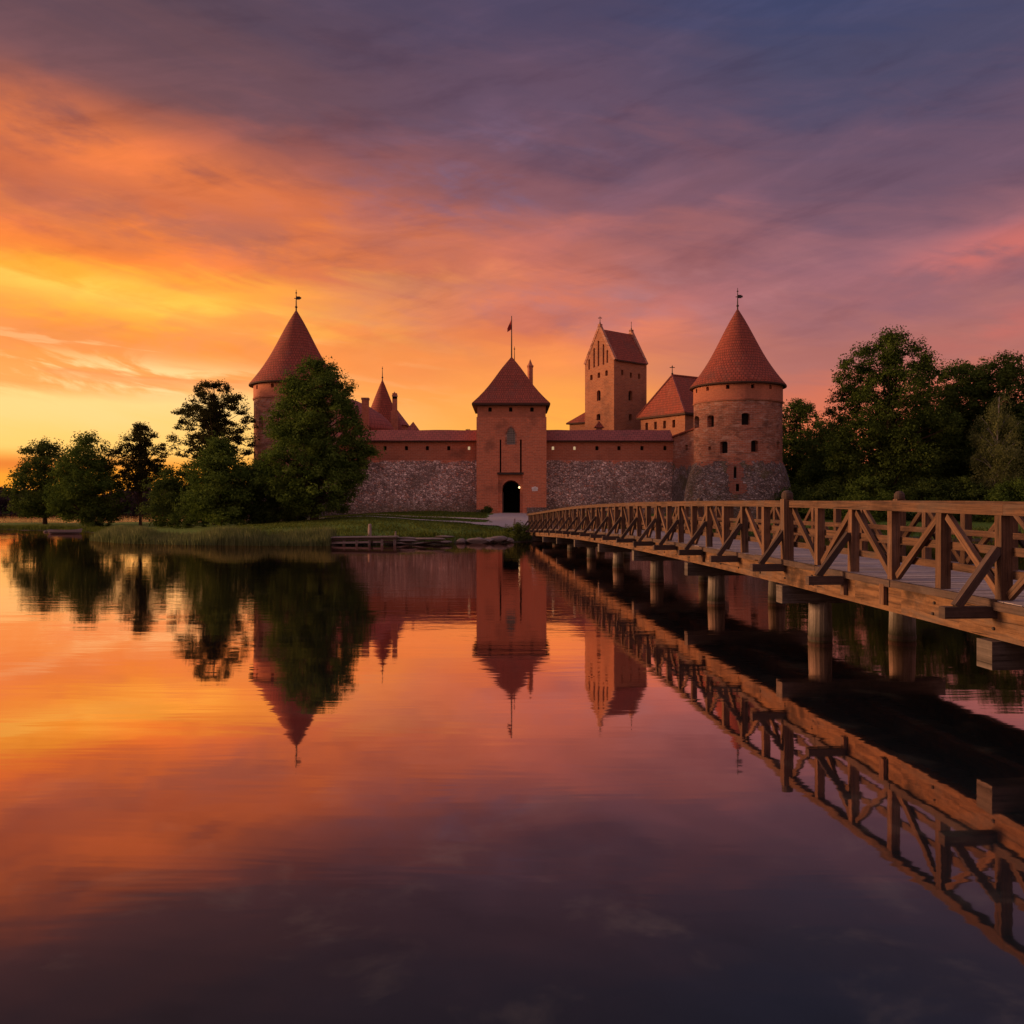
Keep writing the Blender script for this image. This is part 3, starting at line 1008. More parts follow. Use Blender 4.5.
# pyramid roof with slightly flared eaves
mb = MB()
ax0, ax1, ay0, ay1 = X(471.8, 101.5), X(550.3, 101.5), GY - 0.55, YB + 0.5
acx, acy, az1 = X(511.6, 106.5), 106.5, Z(356.5, 106.5)
ze = Z(404.9, 101.5)
prev = None
mb.poly([(ax0, ay0, ze), (ax0, ay1, ze), (ax1, ay1, ze), (ax1, ay0, ze)], None, 1)
for i in range(0, 9):
    t_ = i / 8
    s_ = (1 - t_) - 0.075 * math.sin(math.pi * min(1, t_ * 1.25)) * (1 - t_)
    zz = ze + 0.22 + (az1 - ze - 0.22) * t_
    ringp = [(acx + (ax0 - acx) * s_, acy + (ay0 - acy) * s_, zz), (acx + (ax1 - acx) * s_, acy + (ay0 - acy) * s_, zz),
             (acx + (ax1 - acx) * s_, acy + (ay1 - acy) * s_, zz), (acx + (ax0 - acx) * s_, acy + (ay1 - acy) * s_, zz)]
    if prev is None:
        low = [(ax0, ay0, ze), (ax1, ay0, ze), (ax1, ay1, ze), (ax0, ay1, ze)]
        for q in range(4):
            mb.poly([low[q], low[(q + 1) % 4], ringp[(q + 1) % 4], ringp[q]], None, 1)
    else:
        for q in range(4):
            if t_ > 0.999:
                mb.poly([prev[q], prev[(q + 1) % 4], ringp[0]])
            else:
                mb.poly([prev[q], prev[(q + 1) % 4], ringp[(q + 1) % 4], ringp[q]])
    prev = ringp
rf = mb.build('roof', [M['roof'], M['roof_dark']], gate)
mb = MB()
ftop = Z(316, 106.5)
mb.tube([(acx, acy, az1 - .3), (acx, acy, ftop)], [.09, .045], 8)
fp = mb.build('flagpole', M['iron'], gate)
mb = MB()
for i in range(5):
    a0, a1 = i / 5, (i + 1) / 5
    y0, y1 = acy + .10 * math.sin(a0 * 5), acy + .10 * math.sin(a1 * 5)
    zA, zB = ftop - .45 - 1.05 * a0, ftop - .45 - 1.05 * a1
    h0, h1 = 1.15 - .70 * a0, 1.15 - .70 * a1
    for s_, o_ in ((-1, -.012), (1, .012)):
        q = [(acx - .05 - .46 * a0, y0 + o_, zA - h0), (acx - .05 - .46 * a1, y1 + o_, zB - h1), (acx - .05 - .46 * a1, y1 + o_, zB), (acx - .05 - .46 * a0, y0 + o_, zA)]
        mb.poly(q if s_ > 0 else q[::-1])
mb.build('flag', M['flag'], fp)
mb = MB()
mb.tube([(acx + .34, acy, az1 - .6), (acx + .34, acy, Z(346.5, 106.5))], [.06, .03], 6)
zz = Z(349, 106.5)
mb.lathe(acx + .34, acy, [(0, zz - .12), (.11, zz), (0, zz + .12)], 8)
mb.build('finial', M['iron'], gate)
# turret chimney on the roof's back slope
mb = MB()
tcx, tcy = X(530.2, 109.3), 109.3
zc0, zc1 = Z(388, 109.3), Z(366.5, 109.3)
mb.lathe(tcx, tcy, [(.36, zc0 - 1.5), (.36, zc1 - .15), (.44, zc1 - .05), (.44, zc1 + .08), (.30, zc1 + .2), (.0, Z(359, 109.3))], 8, 0, False, None, math.pi / 8)
mb.build('chimney', M['brick_band'], gate)

# ------------------------------------------------------------------ curtain walls
def curtain(name, label, x0, x1, y, zb, zstone, zeave, holes, lit, roof_over):
    root = thing(name, ((x0 + x1) / 2, y, zb), label, 'wall')
    f_ = lambda u, z, dd: (u, y + dd, z)
    mb = MB()
    ops_ = [dict(u0=h - (.14 if q else .19), u1=h + (.14 if q else .19), z0=Z(449.8 if q else 450.2, y), z1=Z(446.4 if q else 446.0, y), head='seg', depth=0.55) for h, q in zip(holes, lit)]
    wall(mb, f_, [x0, x1], [zstone - 0.05, zeave + 0.15], ops_)
    mb.poly([(x1, y + 1.6, zb), (x0, y + 1.6, zb), (x0, y + 1.6, zeave + 1.2), (x1, y + 1.6, zeave + 1.2)])
    mb.poly([(x0, y + 1.6, zstone - .05), (x0, y, zstone - .05), (x0, y, zeave + .15), (x0, y + 1.6, zeave + 1.2)])
    mb.poly([(x1, y, zstone - .05), (x1, y + 1.6, zstone - .05), (x1, y + 1.6, zeave + 1.2), (x1, y, zeave + .15)])
    mb.build('parapet', M['brick_band'], root)
    for i, (o, hl) in enumerate(zip(ops_, holes)):
        p_ = pane(f_, o, 'window', M['lit'] if lit[i] else M['dark'], root, 0.25 if lit[i] else None)
        if lit[i]:
            p_['label'] = 'small embrasure whose bright light is a glowing pane'
    mb = MB()
    n = int((x1 - x0) / 0.8)
    zs_ = rng(zb - 0.8, zstone, 7)
    rr = random.Random(5)
    off = [[rr.uniform(-.035, .035) for _ in range(n + 1)] for _ in zs_]
    for j in range(7):
        for i in range(n):
            xa, xb = x0 + (x1 - x0) * i / n, x0 + (x1 - x0) * (i + 1) / n
            P = lambda ii, jj, xx: (xx, y - 0.06 - 0.42 * (1 - jj / 7) + off[jj][ii], zs_[jj])
            mb.poly([P(i, j, xa), P(i + 1, j, xb), P(i + 1, j + 1, xb), P(i, j + 1, xa)], [(xa, zs_[j]), (xb, zs_[j]), (xb, zs_[j + 1]), (xa, zs_[j + 1])], 0, True)
    for i in range(n):
        xa, xb = x0 + (x1 - x0) * i / n, x0 + (x1 - x0) * (i + 1) / n
        mb.poly([(xa, y - .06 + off[7][i], zstone), (xb, y - .06 + off[7][i + 1], zstone), (xb, y + .02, zstone), (xa, y + .02, zstone)])
    mb.build('stone_base', M['stone'], root)
    mb = MB()
    yr, zr = y + 2.2, Z(430.0, y + 2.2)
    ye, zee = y - 0.42, zeave
    ra, rb = roof_over
    for i in range(10):
        xa, xb = ra + (rb - ra) * i / 10, ra + (rb - ra) * (i + 1) / 10
        s0, s1 = 0.03 * math.sin(i * 1.9), 0.03 * math.sin((i + 1) * 1.9)
        mb.poly([(xa, ye, zee + .14), (xb, ye, zee + .14), (xb, yr, zr + s1), (xa, yr, zr + s0)])
        mb.poly([(xa, ye, zee), (xb, ye, zee), (xb, ye, zee + .14), (xa, ye, zee + .14)], None, 1)
        mb.poly([(xb, ye, zee), (xa, ye, zee), (xa, yr, zr - .18), (xb, yr, zr - .18)], None, 1)
        mb.poly([(xb, yr, zr - .18), (xa, yr, zr - .18), (xa, yr, zr + s0), (xb, yr, zr + s1)])
    mb.poly([(ra, ye, zee), (ra, ye, zee + .14), (ra, yr, zr), (ra, yr, zr - .18)])
    mb.poly([(rb, ye, zee), (rb, yr, zr - .18), (rb, yr, zr), (rb, ye, zee + .14)])
    mb.build('roof', M['roof_pink'], root).data.materials.append(M['roof_dark'])
    return root


WY = 104.6
WZS, WZE = Z(460.2, WY), Z(441.6, WY - 0.42)
curtain('curtain_wall', 'long castle wall of grey fieldstone and brick between the big tree and gate tower', -21.5, GX0 - 0.01, WY, 1.8, WZS, WZE,
        [X(p, WY) for p in (364, 385, 406.4, 427.3, 448.7, 469)], [0, 0, 0, 0, 0, 1], (-21.5, GX0 - 0.005))
cw2 = curtain('curtain_wall', 'castle wall of grey fieldstone with tiled walk roof between gate tower and right round tower', GX1 + 0.01, X(673, WY), WY, 1.8, WZS, WZE,
              [X(p, WY) for p in (553, 574.5, 597, 619, 642, 665)], [1, 1, 0, 0, 0, 0], (GX1 + 0.005, X(673.5, WY)))
# short return of the wall that climbs to the round tower
A = Vector((X(673, WY), WY - 0.02, 0))
B = Vector((X(700, 97.5), 97.5, 0))
dirv = (B - A).normalized()
nv = Vector((dirv.y, -dirv.x, 0))
if nv.y > 0:
    nv = -nv
LL = (B - A).length
fr_ = lambda u, z, dd: tuple(A + dirv * u - nv * dd + Vector((0, 0, z)))
op_ = dict(u0=3.4, u1=4.1, z0=9.0, z1=9.65, head='seg', depth=.5)
mb = MB()
za, zb_ = Z(437.5, WY), Z(427.6, 97.5)
wall(mb, fr_, [0, LL], [7.9, za], [op_])
mb.poly([fr_(0, za, 0), fr_(LL, za, 0), fr_(LL, zb_, 0)])
mb.build('return_wall', M['brick_old'], cw2)
pane(fr_, op_, 'window', M['dark'], cw2)
mb = MB()
mb.poly([fr_(0, 1, -.35), fr_(LL, 1, -.35), fr_(LL, 8.7, -.06), fr_(0, 8.05, -.06)], [(0, 1), (LL, 1), (LL, 8.7), (0, 8.05)])
mb.poly([fr_(0, 8.05, -.06), fr_(LL, 8.7, -.06), fr_(LL, 8.7, .1), fr_(0, 8.05, .1)])
mb.build('return_base', M['stone_tower'], cw2)
mb = MB()
mb.beam(fr_(-.1, za + .08, .15), fr_(LL, zb_ + .08, .15), .62, .2)
mb.build('coping', M['roof'], cw2)


# ------------------------------------------------------------------ round towers
def round_tower(root, cx, cy, r, zb, zs, zt_, r_eave, z_eave, z_apex, z_vane, openings, small, base_r, slits=()):
    """openings: (offset of centre in radii, z0, z1, half width, head)"""
    dents = [0.02 * math.sin(i * 2.1) + 0.015 * math.sin(i * 5.3) for i in range(65)]
    a0 = -math.atan2(cx, cy)
    fb = lambda u, z, dd: (cx + (r - dd) * math.sin(u / r), cy - (r - dd) * math.cos(u / r), z)
    oo = []
    for s_, z0, z1, hw, head in openings:
        u = r * (math.asin(s_) + a0)
        oo.append(dict(u0=u - hw, u1=u + hw, z0=z0, z1=z1, head=head, depth=0.7))
    mb = MB()
    us = rng(-math.pi * r, math.pi * r, 72)
    wall(mb, fb, us, rng(zs - .1, zt_, 8), oo, smooth=True)
    mb.build('wall', M['brick_old'], root)
    for o in oo:
        pane(fb, o, 'window', M['dark'], root)
    fu_ = lambda u, z, dd: (cx + (r + 0.05 - dd) * math.sin(u / r), cy - (r + 0.05 - dd) * math.cos(u / r), z)
    hs = []
    for s_ in small:
        u = r * (math.asin(s_) + a0)
        hs.append(dict(u0=u - .19, u1=u + .19, z0=z_eave - .62, z1=z_eave - .18, head='seg', depth=.5))
    mb = MB()
    wall(mb, fu_, us, [zt_, z_eave + .25], hs, smooth=True)
    mb.lathe(cx, cy, [(r - .1, zt_), (r + .05, zt_)], 72)
    mb.build('parapet', M['plaster'], root)
    for o in hs:
        pane(fu_, o, 'window', M['dark'], root)
    mb = MB()
    mb.lathe(cx, cy, [(r - .02, zt_ - .16), (r + .10, zt_ - .12), (r + .13, zt_ + .04), (r + .04, zt_ + .10)], 72)
    mb.build('string_course', M['brick_band'], root)
    mb = MB()
    n = 6
    def rad(z):
        t_ = (zs - z) / (zs - zb)
        return r + (base_r - r) * (1 - (1 - min(max(t_, 0), 1)) ** 2.2) + 0.05
    fs = lambda u, z, dd: (cx + (rad(z) - dd) * math.sin(u / r), cy - (rad(z) - dd) * math.cos(u / r), z)
    so_ = [dict(u0=r * (math.asin(s_) + a0) - .13, u1=r * (math.asin(s_) + a0) + .13, z0=z0, z1=z1, depth=.6) for s_, z0, z1 in slits]
    wall(mb, fs, us, rng(zb - 0.8, zs, 8), so_, smooth=True)
    mb.lathe(cx, cy, [(r + .05, zs), (r - .05, zs)], 72)
    mb.build('stone_base', M['stone_tower'], root)
    for o in so_:
        pane(fs, o, 'window', M['dark'], root)
        sur = MB()
        rr = random.Random(int(o['z0'] * 100))
        nrow = 9
        for k in range(nrow):
            za_ = o['z0'] - .35 + (o['z1'] - o['z0'] + .7) * k / nrow
            zb2 = o['z0'] - .35 + (o['z1'] - o['z0'] + .7) * (k + 1) / nrow
            c = (o['u0'] + o['u1']) / 2
            env = .25 + .42 * math.sin(math.pi * (k + .5) / nrow)
            runs = [(c - env * rr.uniform(.7, 1.2) - .13, c - .13), (c + .13, c + env * rr.uniform(.7, 1.2) + .13)]
            if zb2 < o['z0'] + .02 or za_ > o['z1'] - .02:
                runs.append((c - .13, c + .13))
            for c0, c1 in runs:
                q = [fs(c0, za_, -.03), fs(c1, za_, -.03), fs(c1, zb2, -.03), fs(c0, zb2, -.03)]
                q2 = [fs(c0, za_, .1), fs(c1, za_, .1), fs(c1, zb2, .1), fs(c0, zb2, .1)]
                sur.poly(q, [(c0, za_), (c1, za_), (c1, zb2), (c0, zb2)])
                for i in range(4):
                    j = (i + 1) % 4
                    sur.poly([q[j], q[i], q2[i], q2[j]])
        sur.build('brick_surround', M['brick_dark'], root)
    rf_ = cone_roof(root, cx, cy, r_eave, z_eave, z_apex, M['roof'])
    mb = MB()
    mb.lathe(cx, cy, [(r_eave - .06, z_eave - .05), (r_eave + .04, z_eave - .05), (r_eave + .04, z_eave + .10), (r_eave - .02, z_eave + .14)], 64)
    mb.lathe(cx, cy, [(r - .2, z_eave + .12), (r_eave - .06, z_eave - .05)], 64)
    mb.build('eave', M['roof_dark'], rf_)
    finial(root, cx, cy, z_apex, z_vane)
    return root


TD = 97.0
tcx = X(737.6, TD)
rt = thing('round_tower', (tcx, TD, 1.6), 'round tower of weathered brick on mossy stone base, beyond the bridge, right of the keep', 'tower')
fd = 92.4
def tw(px, y0, y1, hw, head='seg'):
    return ((px - 738.5) / 44.6, Z(y1, fd + 4.6 * (1 - math.sqrt(1 - min(.999, ((px - 738.5) / 44.6) ** 2)))), Z(y0, fd + 4.6 * (1 - math.sqrt(1 - min(.999, ((px - 738.5) / 44.6) ** 2)))), hw, head)
round_tower(rt, tcx, TD, 4.70, 1.9, 7.42, 13.85, 5.11, 15.55, 24.3, 26.5,
            [tw(712, 414.5, 426.5, .44), tw(746.3, 413, 425, .42), tw(697, 415, 427, .8), tw(725, 441, 453, .42), tw(755, 440.5, 452, .40), tw(778.4, 442, 450, .42), tw(711, 446, 449.5, .18, 'flat')],
            [(p - 738.5) / 44.6 for p in (698, 709.4, 729, 753, 770)], 5.75,
            [((736.3 - 738.5) / 44.6, Z(478, 91.8), Z(467, 91.8)), ((738.4 - 738.5) / 44.6, Z(491, 91.5), Z(484, 91.5))])
LD = 99.0
lcx = X(296.2, LD)
lt = thing('round_tower', (lcx, LD, 1.5), 'round brick tower with red cone roof standing behind the big leafy tree', 'tower')
round_tower(lt, lcx, LD, 4.55, 1.6, 5.0, 14.45, 5.05, 15.95, 24.6, 26.8,
            [((262.0 - 296.2) / 42.0, Z(430.5, 96), Z(416, 96), .42, 'round'), (.1, 9.5, 11, .42, 'seg'), (.55, 7.0, 8.4, .42, 'seg')],
            [(p - 296.2) / 42.0 for p in (258.5, 273.5, 291, 312, 328)], 5.3)

# ------------------------------------------------------------------ keep
al = R(50)
KB = Vector((X(614, 120), 120.0, 0))
e1 = Vector((-math.cos(al), math.sin(al), 0))      # along the gable face, away from the near corner
e2 = Vector((math.sin(al), math.cos(al), 0))       # along the long face
L1, L2 = 5.56, 6.6
keep = thing('castle_keep', tuple(KB + e1 * L1 / 2 + e2 * L2 / 2 + Vector((0, 0, 2))), 'tall gabled brick keep with lancet niches, behind the wall right of the gate', 'tower')
KZ, KG = 22.5, 27.25
n1 = -e2   # gable face outward
n2 = -e1   # long face outward
fk1 = lambda u, z, dd: tuple(KB + e1 * (L1 - u) + e2 * dd + Vector((0, 0, z)))
fk2 = lambda u, z, dd: tuple(KB + e2 * u + e1 * dd + Vector((0, 0, z)))
def kz(y): return Z(y, 122)
def k1(px): return (px - 585) / 29.2 * L1
def k2(px): return (px - 614) / 32.6 * L2
o1 = [dict(u0=k1(p) - .24, u1=k1(p) + .24, z0=kz(y + 2.7), z1=kz(y - 2.7), head='seg', depth=.5) for p, y in ((591.6, 376), (599.2, 375), (606.8, 374))]
o1 += [dict(u0=k1(599) - .36, u1=k1(599) + .36, z0=kz(400.5), z1=kz(390), head='round', depth=.5), dict(u0=k1(598.8) - .36, u1=k1(598.8) + .36, z0=kz(420), z1=kz(413.7), head='seg', depth=.5)]
o2 = [dict(u0=k2(p) - .22, u1=k2(p) + .22, z0=kz(y + 2.7), z1=kz(y - 2.7), head='seg', depth=.5) for p, y in ((622.1, 373.6), (630.7, 375), (639, 375))]
o2 += [dict(u0=k2(630.2) - .40, u1=k2(630.2) + .40, z0=kz(400.5), z1=kz(390.5), head='round', depth=.5), dict(u0=k2(630.3) - .32, u1=k2(630.3) + .32, z0=kz(420.4), z1=kz(413.8), head='seg', depth=.5)]
lan = [(589.3, 357.5, 368), (594.4, 347, 366.5), (598.8, 340.5, 366), (603.8, 345, 365.3), (607.6, 351.5, 364)]
ol = []
mb = MB()
zg0 = kz(369.0)
wall(mb, fk1, [0, L1], rng(1.5, zg0, 8), o1)
# gable: strips between lancets, cut to the slope
apex_u, zsh, zap = L1 / 2, KZ + .1, KG + .2
def slope(u):
    return zsh + (zap - zsh) * (1 - abs(u - apex_u) / apex_u)
edges = [0.0]
for px, y0, y1 in lan:
    c = k1(px)
    edges += [c - .15, c + .15]
edges += [L1]
edges.append(apex_u)
edges = sorted(edges)
for a, b in zip(edges, edges[1:]):
    if b - a < 1e-4:
        continue
    mid_u = (a + b) / 2
    hit = [q for q in lan if abs(k1(q[0]) - mid_u) < .15]
    if hit:
        px, y0, y1 = hit[0]
        z0, z1 = kz(y1), min(kz(y0), slope(mid_u) - .5)
        mb.poly([fk1(a, zg0, 0), fk1(b, zg0, 0), fk1(b, z0, 0), fk1(a, z0, 0)])
        mb.poly([fk1(a, z1, 0), fk1(b, z1, 0), fk1(b, slope(b), 0), fk1(a, slope(a), 0)])
        for ua, ub in ((a, a), (b, b)):
            mb.poly([fk1(ua, z0, 0), fk1(ua, z0, .3), fk1(ua, z1, .3), fk1(ua, z1, 0)])
        mb.poly([fk1(a, z0, .3), fk1(b, z0, .3), fk1(b, z1, .3), fk1(a, z1, .3)])
        mb.poly([fk1(a, z1, 0), fk1(b, z1, 0), fk1(b, z1, .3), fk1(a, z1, .3)])
        ol.append((a, b, z0, z1))
    else:
        mb.poly([fk1(a, zg0, 0), fk1(b, zg0, 0), fk1(b, slope(b), 0), fk1(a, slope(a), 0)])
wall(mb, fk2, [0, L2], rng(1.5, KZ, 8), o2)
P4 = KB + e1 * L1 + e2 * L2
for (pa, pb) in ((KB + e2 * L2, P4), (P4, KB + e1 * L1)):
    mb.poly([pa + Vector((0, 0, 1.5)), pb + Vector((0, 0, 1.5)), pb + Vector((0, 0, KZ)), pa + Vector((0, 0, KZ))])
bk = lambda u, z: tuple(KB + e1 * (L1 - u) + e2 * L2 + Vector((0, 0, z)))
mb.poly([bk(L1, KZ), bk(0, KZ), bk(apex_u, KG + .2)])
mb.build('wall', M['brick_keep'], keep)
for o in o1:
    pane(fk1, o, 'window', M['dark'], keep)
for o in o2:
    pane(fk2, o, 'window', M['dark'], keep)
for a, b, z0, z1 in ol:
    pane(fk1, dict(u0=a, u1=b, z0=z0, z1=z1, depth=.27), 'lancet_niche', M['brick_old'], keep)
mb = MB()
ridge0, ridge1 = KB + e1 * (L1 / 2) + e2 * .35, KB + e1 * (L1 / 2) + e2 * (L2 - .3)
for s_ in (0, 1):
    e_ = e1 * (-.28 if s_ == 0 else L1 + .28)
    p0, p1 = KB + e_ + e2 * .35 + Vector((0, 0, KZ - .05)), KB + e_ + e2 * (L2 - .3) + Vector((0, 0, KZ - .05))
    r0, r1 = ridge0 + Vector((0, 0, KG - .25)), ridge1 + Vector((0, 0, KG - .25))
    q = [p0, p1, r1, r0]
    mb.poly(q)
    mb.poly([v - Vector((0, 0, .18)) for v in q][::-1], None, 1)
    mb.poly([p0 - Vector((0, 0, .18)), p1 - Vector((0, 0, .18)), p1, p0], None, 1)
mb.build('roof', [M['roof'], M['roof_dark']], keep)
for k in (0, 1):   # raised gable parapets
    mb = MB()
    off = e2 * (0.16 if k == 0 else L2 - .1)
    tp = KB + e1 * (L1 / 2) + off
    a_ = KB + off + Vector((0, 0, KZ - .1)) - e1 * .1
    b_ = KB + off + e1 * (L1 + .1) + Vector((0, 0, KZ - .1))
    top = tp + Vector((0, 0, KG + .18))
    mb.beam(a_, top, .42, .34, up=(0, 0, 1))
    mb.beam(b_, top, .42, .34, up=(0, 0, 1))
    mb.beam(top + Vector((0, 0, -.3)), top + Vector((0, 0, .22)), .5, .42, up=tuple(e1))
    mb.build('gable_parapet', M['brick_old'], keep)
t0 = KB + e1 * (L1 / 2) + e2 * .16
t1 = KB + e1 * (L1 / 2) + e2 * (L2 - .1)
finial(keep, t0.x, t0.y, KG + .4, KG + 1.5, 'cross', .8)
finial(keep, t1.x, t1.y, KG + .4, KG + 1.6, 'none', .7)
# low lean-to on the keep's left flank
an = MB()
A0 = KB + e1 * (L1 + .02)
wq = -e2 * 0.0
c0 = A0 + e2 * .4
c1 = A0 + e2 * .4 + e1 * 2.9 - e2 * .6
c2 = c1 + e2 * 4.0
c3 = A0 + e2 * 4.4
zlo, zhi = Z(422.6, 125.5), Z(405.5, 124.6)
for pa, pb in ((c1, c0), (c2, c1), (c3, c2)):
    an.poly([pa + Vector((0, 0, 1.5)), pb + Vector((0, 0, 1.5)), pb + Vector((0, 0, zlo + (.4 if pb in (c0, c3) else 0))), pa + Vector((0, 0, zlo + (.4 if pa in (c0, c3) else 0)))])
an.build('annex_wall', M['brick_keep'], keep)
an = MB()
o_ = (c1 - c0).normalized() * .3
h0, h1 = c0 - e2 * .4 + Vector((0, 0, zhi)), c3 + e2 * .3 + Vector((0, 0, zhi))
l0, l1 = c1 + o_ - e2 * .35 + Vector((0, 0, zlo)), c2 + o_ + e2 * .3 + Vector((0, 0, zlo))
dn = Vector((0, 0, .2))
hm = c0 + e2 * 1.7 + Vector((0, 0, zhi))
fl = c0 - e2 * .35 + Vector((0, 0, zlo))
an.poly([l0, hm, h1, l1])
an.poly([l0, fl, hm])
an.poly([l0 - dn, l1 - dn, h1 - dn, fl - dn], None, 1)
an.poly([l0 - dn, fl - dn, fl, l0], None, 1)
an.poly([l1 - dn, l0 - dn, l0, l1], None, 1)
an.build('annex_roof', [M['roof'], M['roof_dark']], keep)
# small pinnacle in front of the keep's foot
pn = thing('pinnacle', (X(599, 109.5), 109.5, 2), 'little brick pinnacle with pointed tile cap peeping over the wall roof before the keep', 'turret')
px_, py_ = X(599, 109.5), 109.5
mb = MB()
mb.box(px_ - .34, px_ + .34, py_ - .34, py_ + .34, 1.8, Z(427.5, 109.5))
mb.build('shaft', M['brick_old'], pn)
mb = MB()
zz0, zz1 = Z(428.0, 109.5), Z(420.6, 109.5)
b4 = [(px_ - .62, py_ - .5, zz0), (px_ + .62, py_ - .5, zz0), (px_ + .62, py_ + .5, zz0), (px_ - .62, py_ + .5, zz0)]
m4 = [(px_ - .22, py_ - .2, zz0 + .55), (px_ + .22, py_ - .2, zz0 + .55), (px_ + .22, py_ + .2, zz0 + .55), (px_ - .22, py_ + .2, zz0 + .55)]
mb.poly(b4[::-1])
for q in range(4):
    mb.poly([b4[q], b4[(q + 1) % 4], m4[(q + 1) % 4], m4[q]])
    mb.poly([m4[q], m4[(q + 1) % 4], (px_, py_, zz1)])
mb.build('cap', M['roof'], pn)

# ------------------------------------------------------------------ palace behind the right tower
pl = thing('palace', (24, 119, 2), 'palace hall with hipped red tile roof between the keep and right round tower', 'building')
Pc = Vector((X(685, 112), 112.0, 0))
Pl = Vector((X(636, 119.6), 119.6, 0))
pd = (Pc - Pl).normalized()
pr = Vector((-pd.y, pd.x, 0))
if pr.x < 0:
    pr = -pr
PLn = 13.0
pz = 14.47
mid_ = (Pc + Pl) / 2
apx = mid_ + pr * 2.25
apx.z = 19.85
rdg = mid_ + pr * (PLn - 2.25)
rdg.z = 19.85
W_ = (Pc - Pl).length
fp1 = lambda u, z, dd: tuple(Pl + pd * u + pr * (dd + .45) + Vector((0, 0, z)))
ops_p = [dict(u0=u - .25, u1=u + .25, z0=pz - 1.75, z1=pz - .75, head='flat', depth=.4) for u in (1.6, 3.3, 5.0, 6.7)]
mb = MB()
wall(mb, fp1, [.45, W_ - .45], [1.5, 12.0, pz - .05], ops_p)
q0 = Pc - pd * .45 + pr * .45
q1 = q0 + pr * (PLn - .9)
q2 = Pl + pd * .45 + pr * (PLn - .45)
q3 = Pl + pd * .45 + pr * .45
for pa, pb in ((q0, q1), (q1, q2), (q2, q3)):
    mb.poly([pa + Vector((0, 0, 1.5)), pb + Vector((0, 0, 1.5)), pb + Vector((0, 0, pz - .05)), pa + Vector((0, 0, pz - .05))])
mb.build('wall', M['brick_keep'], pl)
for o in ops_p:
    pane(fp1, o, 'window', M['dark'], pl)
mb = MB()
up = Vector((0, 0, 1))
E = [Pl + up * pz, Pc + up * pz, Pc + pr * PLn + up * pz, Pl + pr * PLn + up * pz]
mb.poly([E[0], E[1], apx])
mb.poly([E[1], E[2], rdg, apx])
mb.poly([E[2], E[3], rdg])
mb.poly([E[3], E[0], apx, rdg])
for q in range(4):
    a_, b_ = E[q], E[(q + 1) % 4]
    mb.poly([a_ - up * .25, b_ - up * .25, b_, a_], None, 1)
mb.poly([v - up * .25 for v in E][::-1], None, 1)
rfp = mb.build('roof', [M['roof'], M['roof_dark']], pl)
mb = MB()
mb.beam(E[1] + up * .05, apx + up * .05, .22, .14)
mb.beam(apx + up * .08, rdg + up * .08, .22, .14)
mb.beam(E[0] + up * .05, apx + up * .05, .22, .14)
mb.build('ridge_tiles', M['roof_pink'], rfp)
finial(pl, apx.x, apx.y, 19.9, 21.2, 'cross', 1.0)

# ------------------------------------------------------------------ roofs behind the left wall
d0 = 125.0
tu = thing('turret', (X(382.4, d0), d0, 2), 'slim turret with steep red cone roof rising behind the left wall and chimneys', 'turret')
cxu = X(382.4, d0)
mb = MB()
mb.lathe(cxu, d0, [(2.55, 1.5), (2.55, 13.4)], 40)
mb.build('wall', M['brick_band'], tu)
cone_roof(tu, cxu, d0, 3.05, 13.0, Z(379, d0), M['roof'], .04, 48)
finial(tu, cxu, d0, Z(379, d0), Z(366.5, d0), 'none', .9)
hl = thing('hall', (X(350, 116), 116, 2), 'hall with broad faded bell shaped tile roof beside the big tree behind the wall', 'building')
cxh = X(350.0, 116)
mb = MB()
mb.lathe(cxh, 116, [(5.2, 1.5), (5.2, 12.6)], 40)
mb.build('wall', M['brick_band'], hl)
mb = MB()
mb.lathe(cxh, 116, [(5.0, 12.2), (5.75, 12.0), (5.72, 12.7), (5.2, 13.6), (4.1, 14.6), (2.7, 15.5), (1.0, 16.3), (0, 16.6)], 56)
mb.build('roof', M['roof_pink'], hl, weld=True)
def chimney(label, px0, px1, ytop, dd, cap):
    root = thing('chimney', (X((px0 + px1) / 2, dd), dd, 10), label, 'chimney')
    a, b = X(px0, dd), X(px1, dd)
    zt2 = Z(ytop, dd)
    mb = MB()
    mb.box(a, b, dd - (b - a) / 2, dd + (b - a) / 2, 9.0, zt2 - .25)
    mb.build('shaft', M['brick_band'], root)
    mb = MB()
    if cap == 'flat':
        mb.box(a - .06, b + .06, dd - (b - a) / 2 - .06, dd + (b - a) / 2 + .06, zt2 - .25, zt2)
    else:
        c = (a + b) / 2
        h = (b - a) / 2
        mb.box(a - .05, b + .05, dd - h - .05, dd + h + .05, zt2 - .7, zt2 - .5)
        q = [(a, dd - h, zt2 - .5), (b, dd - h, zt2 - .5), (b, dd + h, zt2 - .5), (a, dd + h, zt2 - .5)]
        for i in range(4):
            mb.poly([q[i], q[(i + 1) % 4], (c - .05, dd, zt2)])
        mb.box(a, b, dd - h, dd + h, zt2 - 1.0, zt2 - .7)
    mb.build('cap', M['brick_old'], root)
    return root
chimney('short square brick chimney left of the steep turret cone', 362.2, 368.6, 398, 109.3, 'flat')
c2_ = chimney('tall narrow brick chimney with pointed cap right of the steep turret cone', 392.6, 397.0, 391.5, 119.0, 'point')
mb = MB()
mb.box(X(391.2, 119), X(397.6, 119), 118.55, 119.45, 8.8, Z(411, 119))
mb.build('base', M['brick_band'], c2_)
